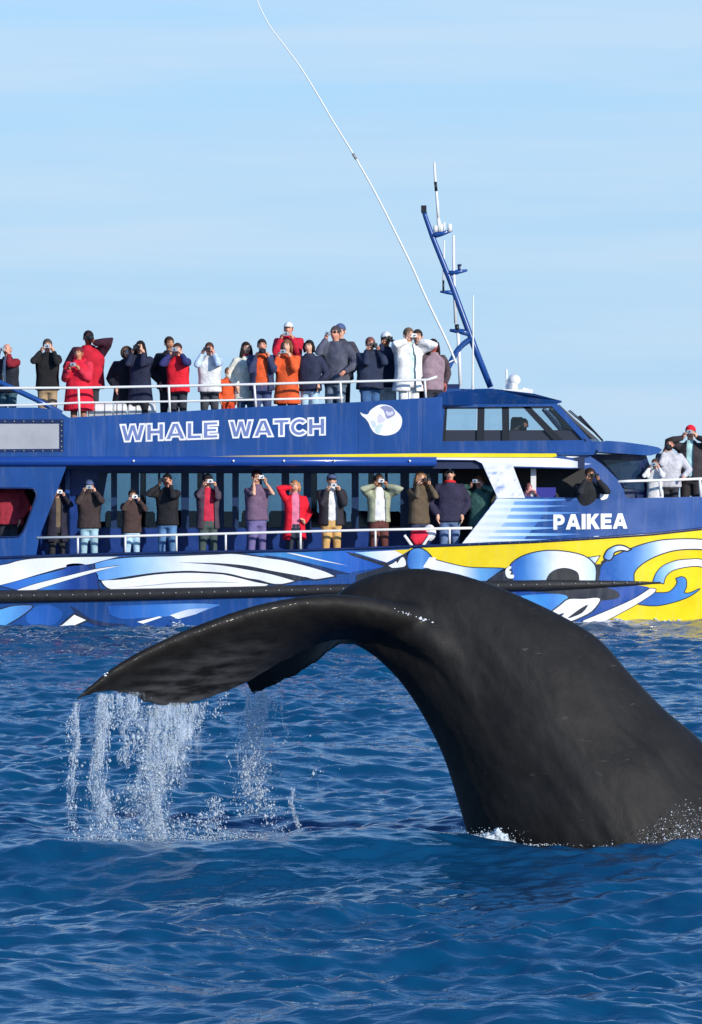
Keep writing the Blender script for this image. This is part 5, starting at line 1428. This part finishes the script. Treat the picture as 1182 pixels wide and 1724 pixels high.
person(558, 797, .38, MF, 'person in black jacket, white shirt and tan trousers holding a camera below red glasses', 'black jacket, white shirt and tan trousers', 'm', jacket=(44, 42, 48), trousers=(184, 146, 92), hat='bluecap', hair=(60, 40, 44), glasses=True, pose='low', item='silver', open_=(.075, (226, 230, 234)), skin=LIGHT, bulk=1.12)
person(638, 797, .38, MF, 'person in sage green jacket, pale shirt and brown trousers with elbows out', 'sage green jacket and brown trousers', 'm', jacket=(142, 146, 124), trousers=(88, 52, 48), hair=(60, 44, 36), skin=TAN, pose='wide', item='silver', open_=(.10, (206, 220, 236)), hem=.90)
person(706, 793, .38, MF, 'person with long fair-brown hair and olive brown jacket raising black binoculars', 'olive brown jacket', 'm', jacket=(84, 72, 58), trousers=(48, 56, 80), hair=(132, 96, 70), style='long', item='bino', skin=LIGHT)
person(757, 784, .38, MF, 'person in navy jumper with red collar and badged navy cap, arms down', 'navy jumper with red collar', 'm', jacket=(44, 42, 62), trousers=(88, 108, 142), hat='cap', hair=(60, 44, 40), glasses=True, pose='down', item=None, coat_collar=(190, 36, 40), skin=LIGHT, bulk=1.12)
person(808, 800, .44, MF, 'person in dark green jacket at the forward end of the main deck, elbows wide', 'dark green jacket', 'm', jacket=(52, 84, 78), trousers=(50, 52, 56), hair=(110, 70, 48), pose='wide', item='silver', skin=RUDDY, bulk=1.08)
person(890, 811, .42, 945, 'child looking out over the sill of the small forward window', 'the small forward window', 'i', jacket=(84, 60, 90), hair=(110, 74, 70), pose='cam', item=None, skin=(226, 150, 146), height=1.40, lean=.06)
person(984, 787, .34, 955, 'person in black jacket leaning out of the forward opening with binoculars', 'black jacket leaning out', 'i', jacket=(34, 36, 40), hair=(46, 34, 30), item='bino', skin=TAN, bulk=1.1, lean=.35)
# ---- bow
person(1103, 772, 1.05, BF_, 'short person in white jacket at the bow rail photographing', 'white jacket at the bow rail', 'b', jacket=(232, 232, 226), trousers=(90, 92, 96), hair=(74, 52, 46), item='silver', skin=LIGHT, hem=.80)
person(1127, 737, 1.55, BF_, 'bearded person in pale grey sweater with one hand on the bow rail', 'pale grey sweater', 'b', jacket=(172, 172, 178), trousers=(48, 48, 54), hair=(42, 34, 32), beard=True, pose='rail', item='black', skin=RUDDY, bulk=1.12)
person(1163, 715, 2.0, BF_, 'person in red cap and dark jacket open over a pale blue shirt at the bow', 'red cap and dark jacket', 'b', jacket=(50, 46, 50), trousers=(44, 42, 46), hat='redcap', hair=(50, 34, 34), item='silver', open_=(.06, (164, 204, 236)), skin=LIGHT, bulk=1.05, pose='wide')
# ---- at the helm
person(882, 704, 2.9, 868, 'dark figure at the helm behind the wheelhouse glass', 'the wheelhouse', 'i', jacket=(30, 32, 40), trousers=(30, 30, 36), hair=(22, 20, 20), pose='down', item=None, skin=BROWN)
for q in CAMERAS: held_item(*q)

# ---- red and white life jacket bundle hung behind the rail
def bundle():
    root = empty('life_jacket', PX(705, 905, .22))
    tag(root, 'red and white life jacket with white V straps hung inside the main deck rail', 'life jacket')
    b = MB(); b.loft([[PX(x, y, d) for x, y in ((692, 893), (714, 889), (722, 900), (716, 917), (698, 918), (690, 906))] for d in (.16, .20, .28, .31)])
    V, Fc = fuse(b.V, b.F, .03, 3); build('vest', V, Fc, fabric((206, 40, 62)), root, smooth=True)
    b = MB(); b.ball(PX(723, 897, .28), (.12, .07, .15), 12, 9); build('lining', b.V, b.F, fabric((232, 200, 204)), root, smooth=True)
    for a, c in (((681, 901), (694, 919)), ((724, 901), (712, 919))):
        b = MB(); b.tube([PX(*a, .13), PX(*c, .13)], .026, n=6, flat=.5); build('strap', b.V, b.F, rail_m, root)
bundle()
